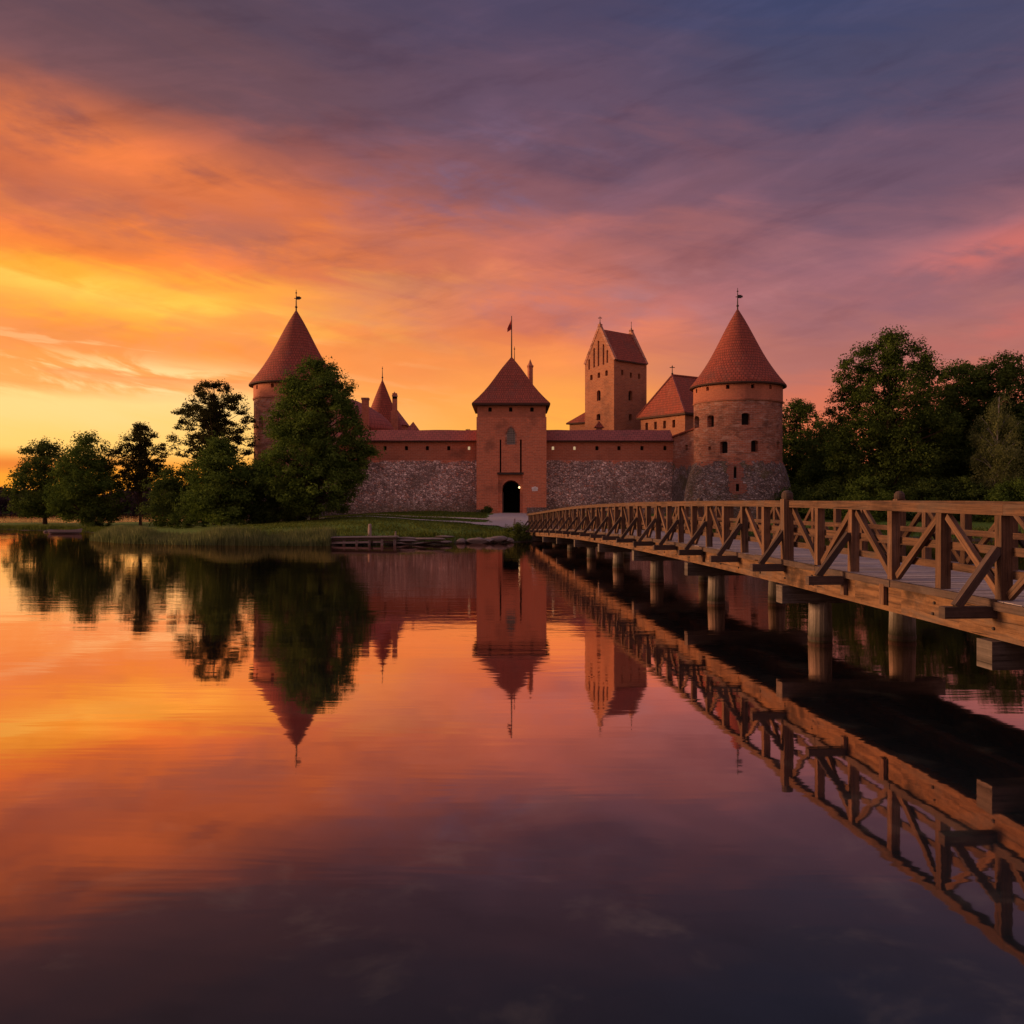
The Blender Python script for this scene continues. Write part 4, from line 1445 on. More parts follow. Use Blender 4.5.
def hip_house(name, label, cx_, cy_, wx, wy, zb_, ze_, za_, rl, cat='building'):
    root = thing(name, (cx_, cy_, 2), label, cat)
    mb = MB()
    mb.box(cx_ - wx + .25, cx_ + wx - .25, cy_ - wy + .25, cy_ + wy - .25, 1.5, ze_ + .05)
    mb.build('wall', M['brick_band'], root)
    mb = MB()
    q = [(cx_ - wx, cy_ - wy, ze_), (cx_ + wx, cy_ - wy, ze_), (cx_ + wx, cy_ + wy, ze_), (cx_ - wx, cy_ + wy, ze_)]
    r0, r1 = (cx_ - rl, cy_, za_), (cx_ + rl, cy_, za_)
    mb.poly(q[::-1])
    mb.poly([q[0], q[1], r1, r0])
    mb.poly([q[1], q[2], r1])
    mb.poly([q[2], q[3], r0, r1])
    mb.poly([q[3], q[0], r0])
    mb.build('roof', M['roof_pink'], root)
    return root
hip_house('hall', 'low tiled hall roof sloping down right of the tall narrow chimney', X(388, 129), 129, 3.1, 3.5, 12, Z(427, 129), Z(407.5, 129), 1.1)
hip_house('outbuilding', 'small pointed tile roof at the right end of the left roofs', X(413.2, 121), 121, .85, .85, 11, Z(430.5, 121), Z(421.8, 121), .02)

# ------------------------------------------------------------------ bridge
PR_D = np.array([2, 8, 12, 16, 19, 23, 26, 30, 34, 38, 42, 46, 50, 55, 60, 66, 71, 76, 80.])
PR_Z = np.array([2.90, 2.94, 2.98, 3.03, 3.06, 3.065, 3.06, 3.05, 3.03, 2.99, 2.95, 2.88, 2.80, 2.68, 2.53, 2.35, 2.21, 2.06, 1.95])
RAILH = 1.30
def zr(D):
    return float(np.mean([np.interp(D + q, PR_D, PR_Z) for q in (-2, -1, 0, 1, 2)]))
BT = Vector((-0.0835, 1, 0)).normalized()
BN = Vector((1, 0.0835, 0)).normalized()
def bp(D, wv, z):
    """point on the bridge: D = camera depth of the near edge, wv = metres across from the near edge"""
    return Vector((7.6 - .0835 * D, D, 0)) + BN * wv + Vector((0, 0, z))
BW = 3.2
DS, DE = 3.2, 75.8
bridge = thing('wooden_bridge', tuple(bp(40, BW / 2, 0)), 'long wooden footbridge on log piles leading over the lake to the gate tower', 'bridge')
rb = random.Random(11)
random.seed(3)
# deck boards
mb = MB()
D = DS
while D < DE:
    wd = 0.20 * rb.uniform(.93, 1.07)
    z = zr(D + wd / 2) - RAILH
    a, b = -0.10 + rb.uniform(-.05, .04), BW + .10 + rb.uniform(-.05, .05)
    jz = rb.uniform(-.006, .006)
    mb.beam(bp(D + wd / 2, a, z - .035 + jz), bp(D + wd / 2, b, z - .035 + jz), wd - .014, .07)
    D += wd
mb.build('deck', M['deckwood'], bridge)
# dark weathered edge boards over the plank ends
for wv in (-.125, BW + .125):
    mb = MB()
    D = DS
    while D < DE - .3:
        ln = min(rb.uniform(1.8, 3.4), DE - D)
        zj = rb.uniform(-.012, .012)
        mb.beam(bp(D, wv, zr(D) - RAILH - .045 + zj), bp(D + ln - .01, wv + rb.uniform(-.01, .01), zr(D + ln) - RAILH - .045 + zj + rb.uniform(-.01, .01)), .06, .115)
        D += ln
    mb.build('edge_board', M['wood_dark'], bridge)
# girders
for wv in (0.02, BW / 2, BW - .02):
    mb = MB()
    Ds = np.arange(DS, DE, 1.6)
    for a, b in zip(Ds, Ds[1:]):
        mb.beam(bp(a, wv, zr(a) - RAILH - .07 - .225), bp(b, wv, zr(b) - RAILH - .07 - .225), .20, .445)
    if wv != BW / 2:
        so_ = -1 if wv < 1 else 1
        for q in range(-4, 44):
            for dz in (.10, .27):
                Dq = 12.0 + 1.45 * q + rb.uniform(-.04, .04)
                if Dq > DE - .3:
                    continue
                z = zr(Dq) - RAILH - .07 - dz - .04
                mb.tube([bp(Dq, wv + so_ * .095, z), bp(Dq, wv + so_ * .122, z)], [.028, .024], 6, 1)
    mb.build('girder', [M['girder'], M['iron']], bridge)
# bents: crossbeam + two log piles + a tarred band at the waterline
bents = [12.0 + 7.2 * k - 7.2 for k in range(0, 10)]
for i, D in enumerate(bents):
    zt_ = zr(D) - RAILH - .07 - .45
    mb = MB()
    mb.beam(bp(D, -.22, zt_ - .20), bp(D, BW + .25, zt_ - .20), .34, .38)
    mb.build('crossbeam', M['crossbeam'], bridge)
    for wv in (.72, BW - .62):
        mb = MB()
        r_ = .255 * rb.uniform(.92, 1.08)
        p = bp(D + .05, wv, 0)
        lean = Vector((rb.uniform(-.03, .03), rb.uniform(-.03, .03), 0))
        mb.tube([p + lean + Vector((0, 0, -2.4)), p + lean * .4 + Vector((0, 0, .2)), p + Vector((0, 0, zt_ - .38))], [r_ * 1.06, r_ * 1.02, r_ * .95], 16)
        pl_ = mb.build('pile', M['pile'], bridge)
        mb = MB()
        zc = .05 + rb.uniform(-.02, .03)
        mb.tube([p + lean * .4 + Vector((0, 0, zc - .035)), p + lean * .4 + Vector((0, 0, zc + .035))], [r_ * 1.05, r_ * 1.05], 16)
        mb.build('band', M['wood_dark'], pl_)
# posts
pD = [12.0 + 1.45 * k for k in range(-4, 44)]
far_caps = {min(pD, key=lambda q: abs(q - t_)) for t_ in (20.5, 37.0, 43.7, 54, 64)}
near_caps = {min(pD, key=lambda q: abs(q - 19.2))}
for wv, side in ((.06, 0), (BW - .06, 1)):
    caps = far_caps if side else near_caps
    for k, D in enumerate(pD):
        zd, z1 = zr(D) - RAILH, zr(D) - .15
        cap = D in caps
        mb = MB()
        stub = (side == 0 and abs(D - 14.9) < .3) or (k % 6 == 1)
        zlow = zd - .07 - (.30 if stub else .0)
        if cap:
            z1 = zr(D) + .03
        wv2 = wv - (.11 if stub else 0.0) if side == 0 else wv
        if cap:
            wv2 = -.02 if side == 0 else BW + .10
            zlow = zd
        tw_ = .20 if cap else .15
        jx, jy = rb.uniform(-.012, .012), rb.uniform(-.014, .014)
        mb.beam(bp(D, wv2 if not stub else wv, zd if not (cap) else zlow), bp(D + jy, (wv2 if not stub else wv) + jx, z1), tw_ * 1.05 * rb.uniform(.94, 1.05), tw_ * rb.uniform(.94, 1.05), up=tuple(BT))
        if stub and not cap:
            mb.beam(bp(D, -.13 if side == 0 else BW + .13, zd - .42), bp(D, -.13 if side == 0 else BW + .13, zd - .075), .15, .06, up=tuple(BN))
        po = mb.build('post', M['wood'], bridge)
        if cap:
            mb = MB()
            c = bp(D, wv2, 0)
            mb.lathe(c.x, c.y, [(.07, z1 - .02), (.115, z1), (.125, z1 + .06), (.115, z1 + .13), (.07, z1 + .18), (0, z1 + .195)], 14)
            mb.build('post_cap', M['wood_dark'], po)
    # diagonals: alternate, meeting at the top of every other post
    for k, (a, b) in enumerate(zip(pD, pD[1:])):
        apex_b = (round((a - 12.0) / 1.45) % 2 == 0)
        lo, hi = (a, b) if apex_b else (b, a)
        sgn = 1 if hi > lo else -1
        mb = MB()
        p0 = bp(lo + sgn * .10, wv + (.02 if side == 0 else -.02), zr(lo) - RAILH + .06)
        p1 = bp(hi - sgn * .11, wv + (.02 if side == 0 else -.02), zr(hi) - .20)
        mb.beam(p0, p1, .075, .105, up=tuple(BT))
        mb.build('diagonal_brace', M['wood'], bridge)
    # rails
    mb = MB()
    Ds = np.arange(DS, DE, 2.9)
    Ds[-1] = DE
    for a, b in zip(Ds, Ds[1:]):
        mb.beam(bp(a, wv, zr(a) - .075), bp(b - .004, wv, zr(b) - .075), .17, .145)
    mb.build('handrail', M['wood'], bridge)
    for hh in (.64, .955):
        mb = MB()
        inn = wv + (.115 if side == 0 else -.115)
        for a, b in zip(Ds, Ds[1:]):
            mb.beam(bp(a, inn, zr(a) - hh), bp(b - .004, inn, zr(b) - hh), .05, .115)
        mb.build('mid_rail', M['wood'], bridge)
    # outriggers with raking struts
    rk = [12.0, 16.35, 19.25] + [19.25 + 2.9 * q for q in range(1, 20)]
    for D in rk:
        if D > DE - .5:
            continue
        zd = zr(D) - RAILH
        s_ = -1 if side == 0 else 1
        e0 = 0.10 if side == 0 else BW - .10
        eo = -.82 if side == 0 else BW + .82
        mb = MB()
        mb.beam(bp(D, e0, zd - .155), bp(D, eo, zd - .155), .15, .155)
        mb.build('outrigger_beam', M['wood_dark'], bridge)
        mb = MB()
        mb.beam(bp(D, eo - s_ * .20, zd - .08), bp(D, (-.03 if side == 0 else BW + .03), zd + .70), .11, .11, up=tuple(BT))
        mb.build('strut', M['wood_dark'], bridge)

# ------------------------------------------------------------------ vegetation
def quads_object(name, V, tint, m, parent=None, nv=4):
    """V (n, nv, 3) polygons, tint (n,)"""
    n = len(V)
    me = bpy.data.meshes.new(name)
    me.vertices.add(n * nv)
    me.vertices.foreach_set('co', V.astype(np.float32).ravel())
    me.loops.add(n * nv)
    me.loops.foreach_set('vertex_index', np.arange(n * nv, dtype=np.int32))
    me.polygons.add(n)
    me.polygons.foreach_set('loop_start', np.arange(0, n * nv, nv, dtype=np.int32))
    at = me.attributes.new('tint', 'FLOAT', 'FACE')
    at.data.foreach_set('value', tint.astype(np.float32))
    me.materials.append(m)
    me.update(calc_edges=True)
    o = bpy.data.objects.new(name, me)
    col.objects.link(o)
    if parent is not None:
        o.parent = parent
    return o


def unit(v):
    return v / np.maximum(np.linalg.norm(v, axis=-1, keepdims=True), 1e-9)


def leaf_quads(rs, cen, out, size, droop=0.0):
    """one rhombic leaf per centre, its face biased along OUT"""
    n = len(cen)
    nrm_ = unit(out * 0.9 + rs.normal(size=(n, 3)) * 0.75 + np.array([0, 0, 0.45]))
    a = unit(np.cross(nrm_, rs.normal(size=(n, 3))))
    if droop:
        a = unit(a * (1 - droop) + np.array([0, 0, -1.0]) * droop)
        nrm_ = unit(np.cross(a, rs.normal(size=(n, 3))))
    b = np.cross(nrm_, a)
    s_ = (size * rs.uniform(.6, 1.25, n))[:, None]
    wd = s_ * rs.uniform(.38, .62, n)[:, None]
    mid_ = cen + nrm_ * s_ * .12
    return np.stack([cen - a * s_ * .5, mid_ + b * wd * .5, cen + a * s_ * .5, mid_ - b * wd * .5], 1)


def crown_mesh(rs, prof, H, nclump, lpc, cr, leaf, flat=0.7, shell=0.55, lump=0.22, lean=(0, 0), droop=0.0, fill=0.25):
    """prof: [(height fraction, radius in metres)]; returns leaf polygons, tints, clump centres"""
    hs = np.array([p[0] for p in prof])
    rr = np.array([p[1] for p in prof])
    hh = np.linspace(hs[0], hs[-1], 200)
    wgt = np.interp(hh, hs, rr) ** 1.25 + .03
    cdf = np.cumsum(wgt)
    cdf /= cdf[-1]
    h = np.interp(rs.random(nclump), cdf, hh)
    phi = rs.random(nclump) * 2 * np.pi
    rad = np.interp(h, hs, rr)
    ph = rs.random(6) * 6.28
    mod = 1 + lump * (np.sin(2 * phi + ph[0] + h * 9) * .5 + np.sin(3 * phi + ph[1] - h * 13) * .5 + np.sin(5 * phi + ph[2] + h * 21) * .4)
    q = shell + (1 - shell) * rs.random(nclump) ** .7
    inner = rs.random(nclump) < fill
    q[inner] = rs.random(inner.sum()) * shell
    rr_ = rad * mod * q
    C = np.stack([rr_ * np.cos(phi) + lean[0] * h * H, rr_ * np.sin(phi) + lean[1] * h * H, h * H], 1)
    cs = cr * rs.uniform(.55, 1.45, nclump)
    ctint = rs.normal(0.38, .27, nclump)
    n = nclump * lpc
    idx = np.repeat(np.arange(nclump), lpc)
    dv = unit(rs.normal(size=(n, 3)))
    rd = rs.random(n) ** .58
    dv[:, 2] = np.where(dv[:, 2] < -.35, dv[:, 2] * .5, dv[:, 2])
    off = dv * rd[:, None] * cs[idx][:, None] * np.array([1, 1, flat])
    if droop:
        off[:, 2] -= rs.random(n) ** 1.5 * cr * 2.2 * droop
    P_ = C[idx] + off
    V = leaf_quads(rs, P_, dv, leaf, droop * .8)
    t_ = ctint[idx] + rs.normal(0, .18, n)
    return V, np.clip(t_, 0, 1), C


def trunk_mesh(name, rs, C, H, r0, top, m, parent, nlimb=26, bark_lean=(0, 0), n=9):
    mb = MB()
    k = 7
    px_, py_ = 0.0, 0.0
    pts, rad = [], []
    for i in range(k + 1):
        a = i / k
        px_ = bark_lean[0] * a * top * H + .10 * math.sin(i * 1.9 + r0 * 10) * a
        py_ = bark_lean[1] * a * top * H + .10 * math.cos(i * 1.3 + r0 * 7) * a
        pts.append((px_, py_, -.4 + (top * H + .4) * a))
        rad.append(r0 * (1.25 if i == 0 else 1) * (1 - .82 * a))
    mb.tube(pts, rad, n)
    sel = rs.choice(len(C), min(nlimb, len(C)), replace=False)
    for j in sel:
        c = Vector(C[j])
        hb = max(.12, min(top - .05, (c.z / H) - .10 - .12 * rs.random()))
        a = hb / top
        i = min(int(a * k), k - 1)
        fr2 = a * k - i
        b0 = Vector(pts[i]).lerp(Vector(pts[i + 1]), fr2)
        rb_ = (rad[i] * (1 - fr2) + rad[i + 1] * fr2) * .5
        mid_ = b0.lerp(c, .55) + Vector((0, 0, .25 * (c - b0).length * .4))
        mb.tube([b0, mid_, c], [rb_, rb_ * .6, .02], 5, 0, False)
    off = Vector(parent.location)
    mb.v = [(x + off.x, y + off.y, z + off.z) for x, y, z in mb.v]
    return mb.build(name, m, parent)


TREE_ID = [0]
def tree(name, label, px, D, ytop, wpx, prof, m, group=None, nclump=240, lpc=90, cr=1.0, leaf=.32, flat=.95, shell=.55, lump=.30, tr=.3, top=.82,
         bark='bark', lean=(0, 0), droop=0.0, fill=.25, nlimb=26, cat='tree', base=None, dx=0.0):
    TREE_ID[0] += 1
    rs = np.random.default_rng(100 + TREE_ID[0])
    x = X(px, D) + dx
    z = hz(x, D) if base is None else base
    H = Z(ytop, D) - z
    half = wpx / 2 / F * D
    root = thing(name, (x, D, z), label, cat, group)
    pr_ = [(a, b * half) for a, b in prof]
    leaf *= .84
    lpc = int(lpc * 1.35)
    V, t_, C = crown_mesh(rs, pr_, H * .965, nclump, lpc, cr, leaf, flat, shell, lump, lean, droop, fill)
    quads_object('crown' if cat == 'tree' else 'foliage', V, t_, M[m], root)
    trunk_mesh('trunk' if cat == 'tree' else 'stem', rs, C, H, tr, top, M[bark], root, nlimb, lean)
    return root


P_ROUND = [(.08, .55), (.2, .85), (.4, 1.0), (.6, .92), (.78, .7), (.92, .4), (1.0, .12)]
P_CONE = [(.05, .6), (.2, .92), (.38, 1.0), (.55, .85), (.72, .6), (.88, .34), (1.0, .08)]
P_PINE = [(.34, .3), (.44, .9), (.54, 1.0), (.64, .9), (.75, .76), (.85, .62), (.93, .5), (1.0, .25)]
P_BIG = [(.05, .5), (.13, .85), (.28, 1.0), (.44, .95), (.58, .82), (.73, .72), (.86, .60), (.95, .40), (1.0, .14)]
P_TALL = [(.10, .5), (.22, .78), (.36, .88), (.50, .9), (.63, .86), (.76, .8), (.86, .66), (.95, .42), (1.0, .15)]
P_BUSH = [(.02, .8), (.25, 1.0), (.5, .95), (.75, .72), (.92, .42), (1.0, .15)]
GL = 'trees on the left shore'
GR = 'trees right of the castle'
# left shore
tree('leafy_tree', 'round dark tree at the far left end of the shore', 45, 112, 439, 68, P_ROUND, 'leaf_dark', GL, 230, 80, 1.0, .36, tr=.28)
tree('leafy_tree', 'dense pointed green tree behind the small rowing boat', 88, 104, 431, 66, P_CONE, 'leaf', GL, 300, 90, 1.0, .34, tr=.3)
tree('pine_tree', 'slender open pine with bare trunk and see-through crown against the orange sky', 140.5, 104, 420, 64, P_PINE, 'leaf_pine', GL, 230, 75, .62, .28, .85, .35, .08, .17, .96, nlimb=80, fill=.4)
tree('leafy_tree', 'low rounded tree between the slender pine and the airy tall tree', 176, 96, 466, 58, P_BUSH, 'leaf_dark', GL, 170, 80, .9, .32, tr=.2)
tree('tall_tree', 'tall airy tree with lacy top left of the left round tower', 214, 95, 377, 80, [(.30, .3), (.42, .75), (.5, .95), (.6, 1.0), (.7, .97), (.8, .86), (.9, .68), (.97, .42), (1.0, .2)], 'leaf_pine', GL, 340, 80, .62, .28, .85, .40, .10, .26, .95, nlimb=120, fill=.4)
tree('leafy_tree', 'green rounded tree at the foot of the airy tall tree', 220, 83, 436, 62, P_CONE, 'leaf', GL, 260, 85, .85, .30, tr=.22)
tree('leafy_tree', 'dark low tree between the airy tall tree and the big leafy tree', 258, 86, 459, 56, P_BUSH, 'leaf_dark', GL, 190, 80, .8, .30, tr=.2)
tree('broadleaf_tree', 'biggest left tree, dense leafy crown standing before the left round tower', 314, 83, 356, 104, P_BIG, 'leaf', GL, 640, 95, .85, .30, .95, .6, .24, .38, .85, nlimb=50, lean=(.03, 0))
# bushes
GB = 'bushes along the shores'
def bush(label, px, D, ytop, wpx, m='leaf', base=None, n=60, lpc=80, leaf=.2, cr=.5):
    return tree('bush', label, px, D, ytop, wpx, P_BUSH, m, GB, n, lpc, cr, leaf, tr=.06, top=.7, nlimb=10, cat='bush', base=base)
bush('round green bush on the bank beside the bridge end', 517, 69.5, 524, 26, 'leaf_light', n=50, cr=.36, leaf=.15)
bush('dark bush at the waterline under the bridge end', 532, 74.0, 527, 20, 'leaf_dark', n=36, cr=.36, leaf=.15)
bush('low dark bush at the foot of the big leafy tree', 290, 85, 494, 44, 'leaf_dark', n=70)
bush('low dark shrub beneath the low rounded tree', 190, 88, 499, 40, 'leaf_dark', n=60)
bush('low dark shrub at the foot of the dense pointed tree', 100, 102, 506, 26, 'leaf_dark', n=60)
bush('little bush against the left corner of the gate tower', 486, 100.5, 507, 12, 'leaf_dark', n=24, cr=.3, leaf=.15)
# right of the castle
tree('leafy_tree', 'dark tree close behind the right round tower', 800, 112, 394, 66, P_ROUND, 'leaf_shaded', GR, 260, 85, 1.0, .36, tr=.3)
tree('leafy_tree', 'low dark tree between the round tower and the tallest tree', 832, 104, 420, 62, P_BUSH, 'leaf_dark', GR, 230, 85, .95, .34, tr=.25)
tree('broadleaf_tree', 'tallest tree right of the castle with broad domed crown', 889, 90, 328, 122, P_TALL, 'leaf_shaded', GR, 640, 90, .95, .32, .95, .58, .24, .42, .85, nlimb=50)
tree('leafy_tree', 'dark tree filling the gap right of the tallest tree', 958, 98, 360, 84, P_TALL, 'leaf_dark', GR, 340, 90, 1.05, .36, tr=.3)
tree('leafy_tree', 'dark dense tree behind the pale drooping birch', 1008, 94, 350, 104, P_TALL, 'leaf_shaded', GR, 420, 90, 1.05, .36, tr=.35)
tree('birch_tree', 'pale drooping birch with light trunk at the right edge', 998, 84, 386, 54, [(.2, .55), (.35, .85), (.55, 1.0), (.72, .85), (.86, .6), (1.0, .2)], 'leaf_willow', GR, 170, 90, .6, .20, 1.0, .5, .2, .15, .92, 'birch', droop=.75, nlimb=40)
tree('leafy_tree', 'dark tree beyond the right edge seen partly in the corner', 1062, 88, 366, 100, P_TALL, 'leaf_dark', GR, 330, 90, 1.05, .36, tr=.35)
for lb, px, D, yt, wp in (('dark background tree closing the gap behind the low tree beside the round tower', 818, 134, 436, 96), ('dark background tree behind the trunk of the tallest tree', 885, 130, 402, 110), ('dark background tree low behind the dark gap tree', 950, 132, 400, 100), ('dark background tree far behind the pale drooping birch', 1015, 130, 398, 110)):
    tree('leafy_tree', lb, px, D, yt, wp, P_BUSH, 'leaf_dark', GR, 260, 60, 1.4, .6, tr=.25, fill=.5)
for lb, px, D, yt, wp, m in (('low dark bush on the bank below the round tower', 795, 92, 488, 40, 'leaf_dark'), ('wide dark bush under the low tree right of the tower', 826, 90, 482, 56, 'leaf_dark'),
                             ('dark bush at the left foot of the tallest tree', 866, 86, 478, 54, 'leaf'), ('dark bush at the right foot of the tallest tree', 922, 85, 476, 56, 'leaf_dark'),
                             ('dark bush between the tallest tree and the birch', 962, 84, 472, 50, 'leaf_dark'), ('bush below the birch at the right edge', 1012, 81, 478, 48, 'leaf')):
    bush(lb, px, D, yt, wp, m, None, 110, 80, .26, .7)
tree('leafy_tree', 'small treetop peeping over the left wall roof near the gate tower', 469, 128, 423.5, 12, P_ROUND, 'leaf_dark', None, 50, 60, .5, .25, tr=.12)

# reeds on the left shore (uncountable)
rs = np.random.default_rng(5)
PATHS = [([(2.6, 73), (2.2, 77), (1.2, 82), (0.4, 88), (0.0, 102.5)], 2.9), ([(2.5, 80.5), (-3, 80.6)], 1.5), ([(-3, 80.6), (-7.5, 80.8), (-12, 82.2), (-17, 85), (-22, 90)], .5), ([(-1.0, 86.0), (-6, 87.4), (-18, 89.0), (-26, 91)], .5)]
def blades(name, n, region, hmin, hmax, wd, m, lean=.18, maxz=.6):
    xs, ys = [], []
    while len(xs) < n:
        x = rs.uniform(region[0], region[1], 6000)
        y = rs.uniform(region[2], region[3], 6000)
        s_ = signed(x, y)
        ok = (s_ > region[4]) & (s_ < region[5]) & (rs.random(6000) < .25 + .75 * (np.sin(x * .8) * np.sin(x * .37 + y) * .5 + .5))
        for q in PATHS:
            for (xa, ya), (xb, yb) in zip(q[0], q[0][1:]):
                dx, dy = xb - xa, yb - ya
                tt = np.clip(((x - xa) * dx + (y - ya) * dy) / (dx * dx + dy * dy), 0, 1)
                ok &= np.hypot(x - xa - tt * dx, y - ya - tt * dy) > q[1]
        xs += list(x[ok])
        ys += list(y[ok])
    xs, ys = np.array(xs[:n]), np.array(ys[:n])
    z = np.maximum(height(xs, ys), -.25)
    h = rs.uniform(hmin, hmax, n) * (.85 + .22 * np.sin(xs * .6 + 1) * np.sin(xs * .23 + ys * .4))
    a = rs.random(n) * 2 * np.pi
    dx, dy = np.cos(a) * wd / 2, np.sin(a) * wd / 2
    lx, ly = rs.normal(0, lean, n) * h, rs.normal(0, lean, n) * h
    p = np.stack([xs, ys, z], 1)
    dv = np.stack([dx, dy, np.zeros(n)], 1)
    mid_ = p + np.stack([lx * .35, ly * .35, h * .6], 1)
    tip = p + np.stack([lx, ly, h], 1)
    V = np.stack([p - dv, p + dv, mid_ + dv * .8, tip + dv * .15, tip - dv * .15, mid_ - dv * .8], 1)
    o = quads_object(name, V, np.clip(rs.normal(.45, .3, n), 0, 1), M[m], None, 6)
    o['kind'] = 'stuff'
    return o
blades('reeds', 22000, (-33.5, -12.8, 60, 80, -1.3, 1.7), .5, 1.15, .034, 'reed', .1)
blades('shore_grass', 12000, (-64, 3, 60, 110, -.2, 3.4), .2, .55, .05, 'leaf_light', .3)
blades('lawn_grass', 34000, (-24, 3, 65, 103, 1.5, 60), .06, .2, .06, 'leaf_light', .3)
blades('bank_grass', 5000, (2, 50, 62, 84, -.3, 4.0), .3, .8, .06, 'leaf_light', .3)

# far wooded shore, one mass
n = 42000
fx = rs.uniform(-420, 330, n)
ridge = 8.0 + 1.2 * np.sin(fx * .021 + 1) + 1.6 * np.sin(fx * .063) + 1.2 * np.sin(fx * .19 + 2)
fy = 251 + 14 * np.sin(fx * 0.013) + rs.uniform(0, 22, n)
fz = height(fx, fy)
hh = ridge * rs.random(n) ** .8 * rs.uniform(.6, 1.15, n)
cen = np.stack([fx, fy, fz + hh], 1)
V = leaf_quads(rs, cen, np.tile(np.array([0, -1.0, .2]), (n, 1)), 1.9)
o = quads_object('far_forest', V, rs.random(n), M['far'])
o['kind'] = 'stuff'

# ------------------------------------------------------------------ landing, stakes, stones, boat
random.seed(8)
ld = thing('wooden_landing', (X(365, 63.4), 64.0, 0), 'low weathered wooden landing along the lawn left of the flat stones', 'jetty')
xa, xb = X(329, 63.4), X(398, 63.6)
mb = MB()
for i in range(5):
    y = 62.95 + i * .27
    mb.beam((xa + rb.uniform(-.1, .1), y, .55), (xb + rb.uniform(-.1, .1), y + .15, .60), .25, .07)
mb.build('deck', M['oldwood'], ld)
mb = MB()
mb.beam((xa + .1, 63.0, .42), (xb, 63.12, .46), .12, .16)
mb.beam((xa + .1, 63.06, .22), (xb, 63.16, .24), .10, .14)
mb.build('fascia_beam', M['wood_dark'], ld)
for i in range(6):
    mb = MB()
    x = xa + .2 + i * (xb - xa - .4) / 5
    mb.tube([(x, 63.1, -1.2), (x + .03, 63.1, .40)], [.11, .10], 8)
    mb.build('leg', M['oldwood'], ld)
mb = MB()
for i in range(4):
    mb.beam((xa + .3 + i * .9, 63.05 + .08 * i, .16 + .03 * i), (xa + 2.0 + i * .95, 63.0 + .06 * i, .20 + .02 * i), .16, .13)
mb.build('log_stack', M['oldwood'], ld)


def rock(name, label, cx_, cy_, cz_, sx_, sy_, sz_, seed, group, cat='rock', m='rock'):
    import bmesh
    bm = bmesh.new()
    bmesh.ops.create_icosphere(bm, subdivisions=3, radius=1)
    rr = random.Random(seed)
    ax = [(Vector((rr.uniform(-1, 1), rr.uniform(-1, 1), rr.uniform(-1, 1))).normalized(), rr.uniform(.55, .9)) for _ in range(9)]
    for v in bm.verts:
        for a, dd in ax:
            q = v.co.dot(a)
            if q > dd:
                v.co -= a * (q - dd) * .9
        v.co = Vector((v.co.x * sx_, v.co.y * sy_, v.co.z * sz_)) * (1 + rr.uniform(-.03, .03))
    me = bpy.data.meshes.new(name)
    bm.to_mesh(me)
    bm.free()
    me.materials.append(M[m])
    o = bpy.data.objects.new(name, me)
    o.location = (cx_, cy_, cz_)
    o.rotation_euler = (0, 0, rr.uniform(-.4, .4))
    col.objects.link(o)
    return tag(o, label, cat, group)


slabs = [(400, .12, 1.0, .5, .12, 'lowest flat stone slab next to the landing end'), (412, .30, 1.15, .5, .12, 'long flat slab resting on the lowest slab by the landing'),
         (424, .12, 1.1, .6, .13, 'broad low slab at the waterline mid way along the stone ledge'), (428, .42, 1.3, .5, .11, 'longest pale slab on top of the stone ledge'),
         (440, .20, .9, .55, .14, 'thick slab under the right end of the ledge'), (444, .56, .75, .45, .10, 'topmost short slab at the right end of the ledge'), (406, .46, .8, .4, .10, 'thin slab bridging landing and stone ledge')]
for i, (p, z, a, b, c, lb) in enumerate(slabs):
    rock('flat_stone', lb, X(p, 63.8), 63.9 + .1 * (i % 3), z, a, b, c, 40 + i, 'flat stones of the ledge by the landing', 'stone slab')
rocks = [(462, .10, .45, .28, 'small dark rock right of the stone ledge'), (472, .14, .55, .25, 'small rock at the left end of the pale shore rocks'), (479, .20, .95, .30, 'largest flat pale rock on the shore before the gate'),
         (489, .18, .6, .26, 'rounded rock right of the largest pale shore rock'), (497, .26, .8, .34, 'humped rock on the shore left of the round green bush'), (507, .16, .6, .24, 'low rock at the foot of the round green bush')]
for i, (p, z, a, c, lb) in enumerate(rocks):
    rock('shore_rock', lb, X(p, 66.0), 65.9 + .25 * (i % 2) + (.9 if p > 495 else 0), z, a, a * .7, c, 70 + i, 'rocks on the shore before the gate', m='rock')


def stake(label, px, D, ytop, r_, name='wooden_stake'):
    x = X(px, D)
    z = hz(x, D)
    zt_ = Z(ytop, D)
    mb = MB()
    mb.tube([(x, D, z - .4), (x + .02, D, z + (zt_ - z) * .6), (x + .03, D, zt_ - .06), (x + .03, D, zt_)], [r_ * 1.1, r_, r_ * .9, r_ * .35], 8)
    o = mb.build(name, M['oldwood'])
    return tag(o, label, 'post', 'wooden stakes on the lawn')
stake('thick pale stake standing on the grass behind the landing', 369.5, 66.5, 523.8, .14)
stake('short thin stake behind the stone ledge', 395.3, 66, 531.3, .07)
stake('dark post on the gravel before the gate', 514.5, 80, 518.3, .07)

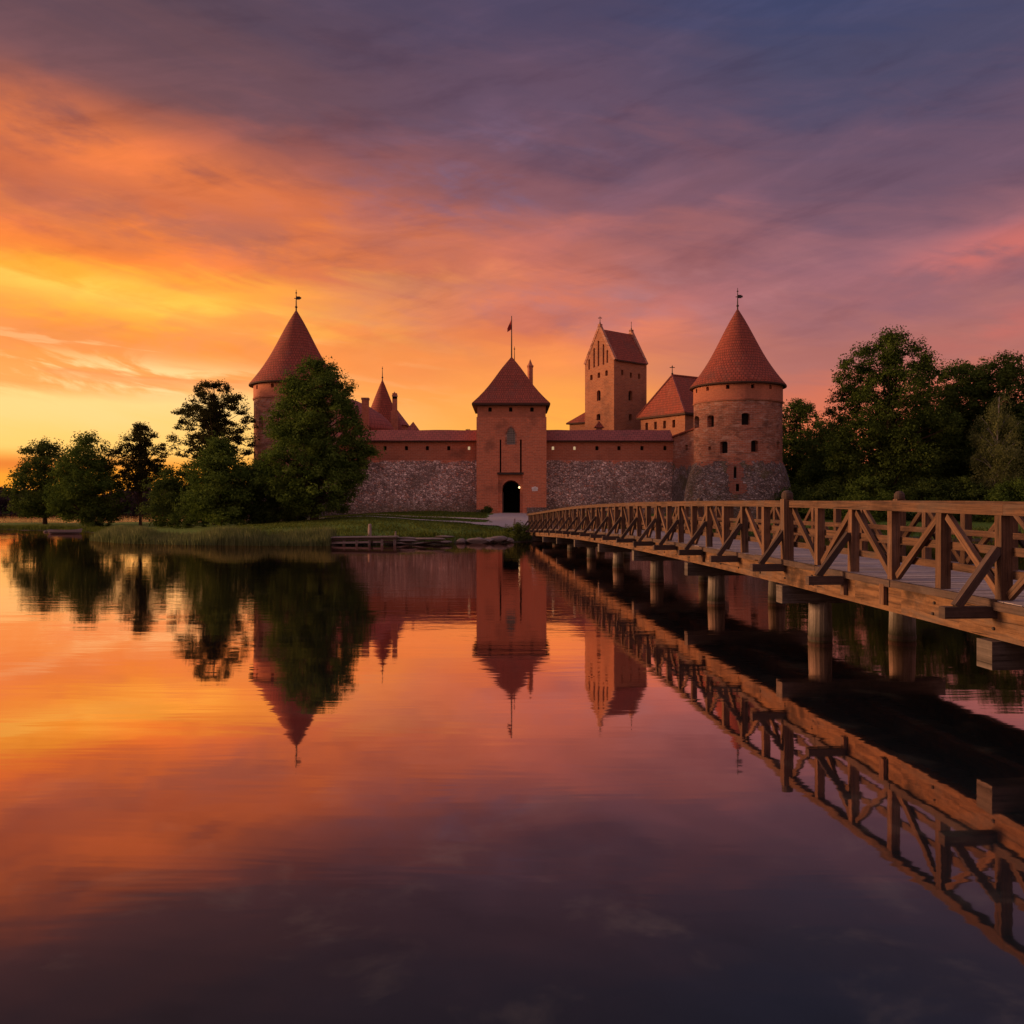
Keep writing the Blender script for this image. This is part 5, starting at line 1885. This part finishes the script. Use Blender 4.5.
# rowing boat pulled up at the left shore
bx, by = X(66, 87.2), 87.2
boat = thing('rowing_boat', (bx, by, 0), 'small pale rowing boat moored at the grassy left shore', 'boat')
L_, secs = 1.65, 13
hull_o, hull_i = [], []
for i in range(secs):
    a = -1 + 2 * i / (secs - 1)
    bw_ = .62 * (1 - max(0, a) ** 2.4) * (1 if a > 0 else 1 - .18 * a * a) + .015
    sh = .27 + .10 * max(0, a) ** 2 + .03 * a * a
    hull_o.append([(a * L_, -bw_, sh), (a * L_ * .93, -bw_ * .86, .06), (a * L_ * .80, -bw_ * .45, -.08), (a * L_ * .80, bw_ * .45, -.08), (a * L_ * .93, bw_ * .86, .06), (a * L_, bw_, sh)])
    hull_i.append([(a * L_ * .96, -bw_ * .9, sh), (a * L_ * .88, -bw_ * .72, .05), (a * L_ * .88, bw_ * .72, .05), (a * L_ * .96, bw_ * .9, sh)])
def place(p):
    return (bx + p[0], by + p[1] - .04 * p[0], p[2] + .08)
mb = MB()
for r0, r1 in zip(hull_o, hull_o[1:]):
    for q in range(5):
        mb.poly([place(r0[q]), place(r1[q]), place(r1[q + 1]), place(r0[q + 1])], None, 0, True)
for r0, r1, s0, s1 in zip(hull_o, hull_o[1:], hull_i, hull_i[1:]):
    mb.poly([place(r0[0]), place(s0[0]), place(s1[0]), place(r1[0])])
    mb.poly([place(r0[5]), place(r1[5]), place(s1[3]), place(s0[3])])
mb.poly([place(p) for p in hull_o[0]])
mb.build('hull', M['boat'], boat)
mb = MB()
for r0, r1 in zip(hull_i, hull_i[1:]):
    for q in range(3):
        mb.poly([place(r0[q]), place(r0[q + 1]), place(r1[q + 1]), place(r1[q])], None, 0, True)
mb.build('lining', M['boat_in'], boat)
for xx in (-.85, .1, .95):
    mb = MB()
    hw = .46 if xx < .5 else .36
    mb.box(bx + xx - .11, bx + xx + .11, by - hw - .04 * xx, by + hw - .04 * xx, .25, .29)
    mb.build('seat', M['oldwood'], boat)
rock('shore_rock', 'pale stone in the water at the left end of the rowing boat', X(50, 91), 91.2, .08, .38, .3, .2, 91, 'pale stones by the boat', m='rock')
rock('shore_rock', 'smallest pale stone in the water farthest left of the rowing boat', X(44.5, 91), 91.3, .03, .26, .2, .13, 92, 'pale stones by the boat', m='rock')
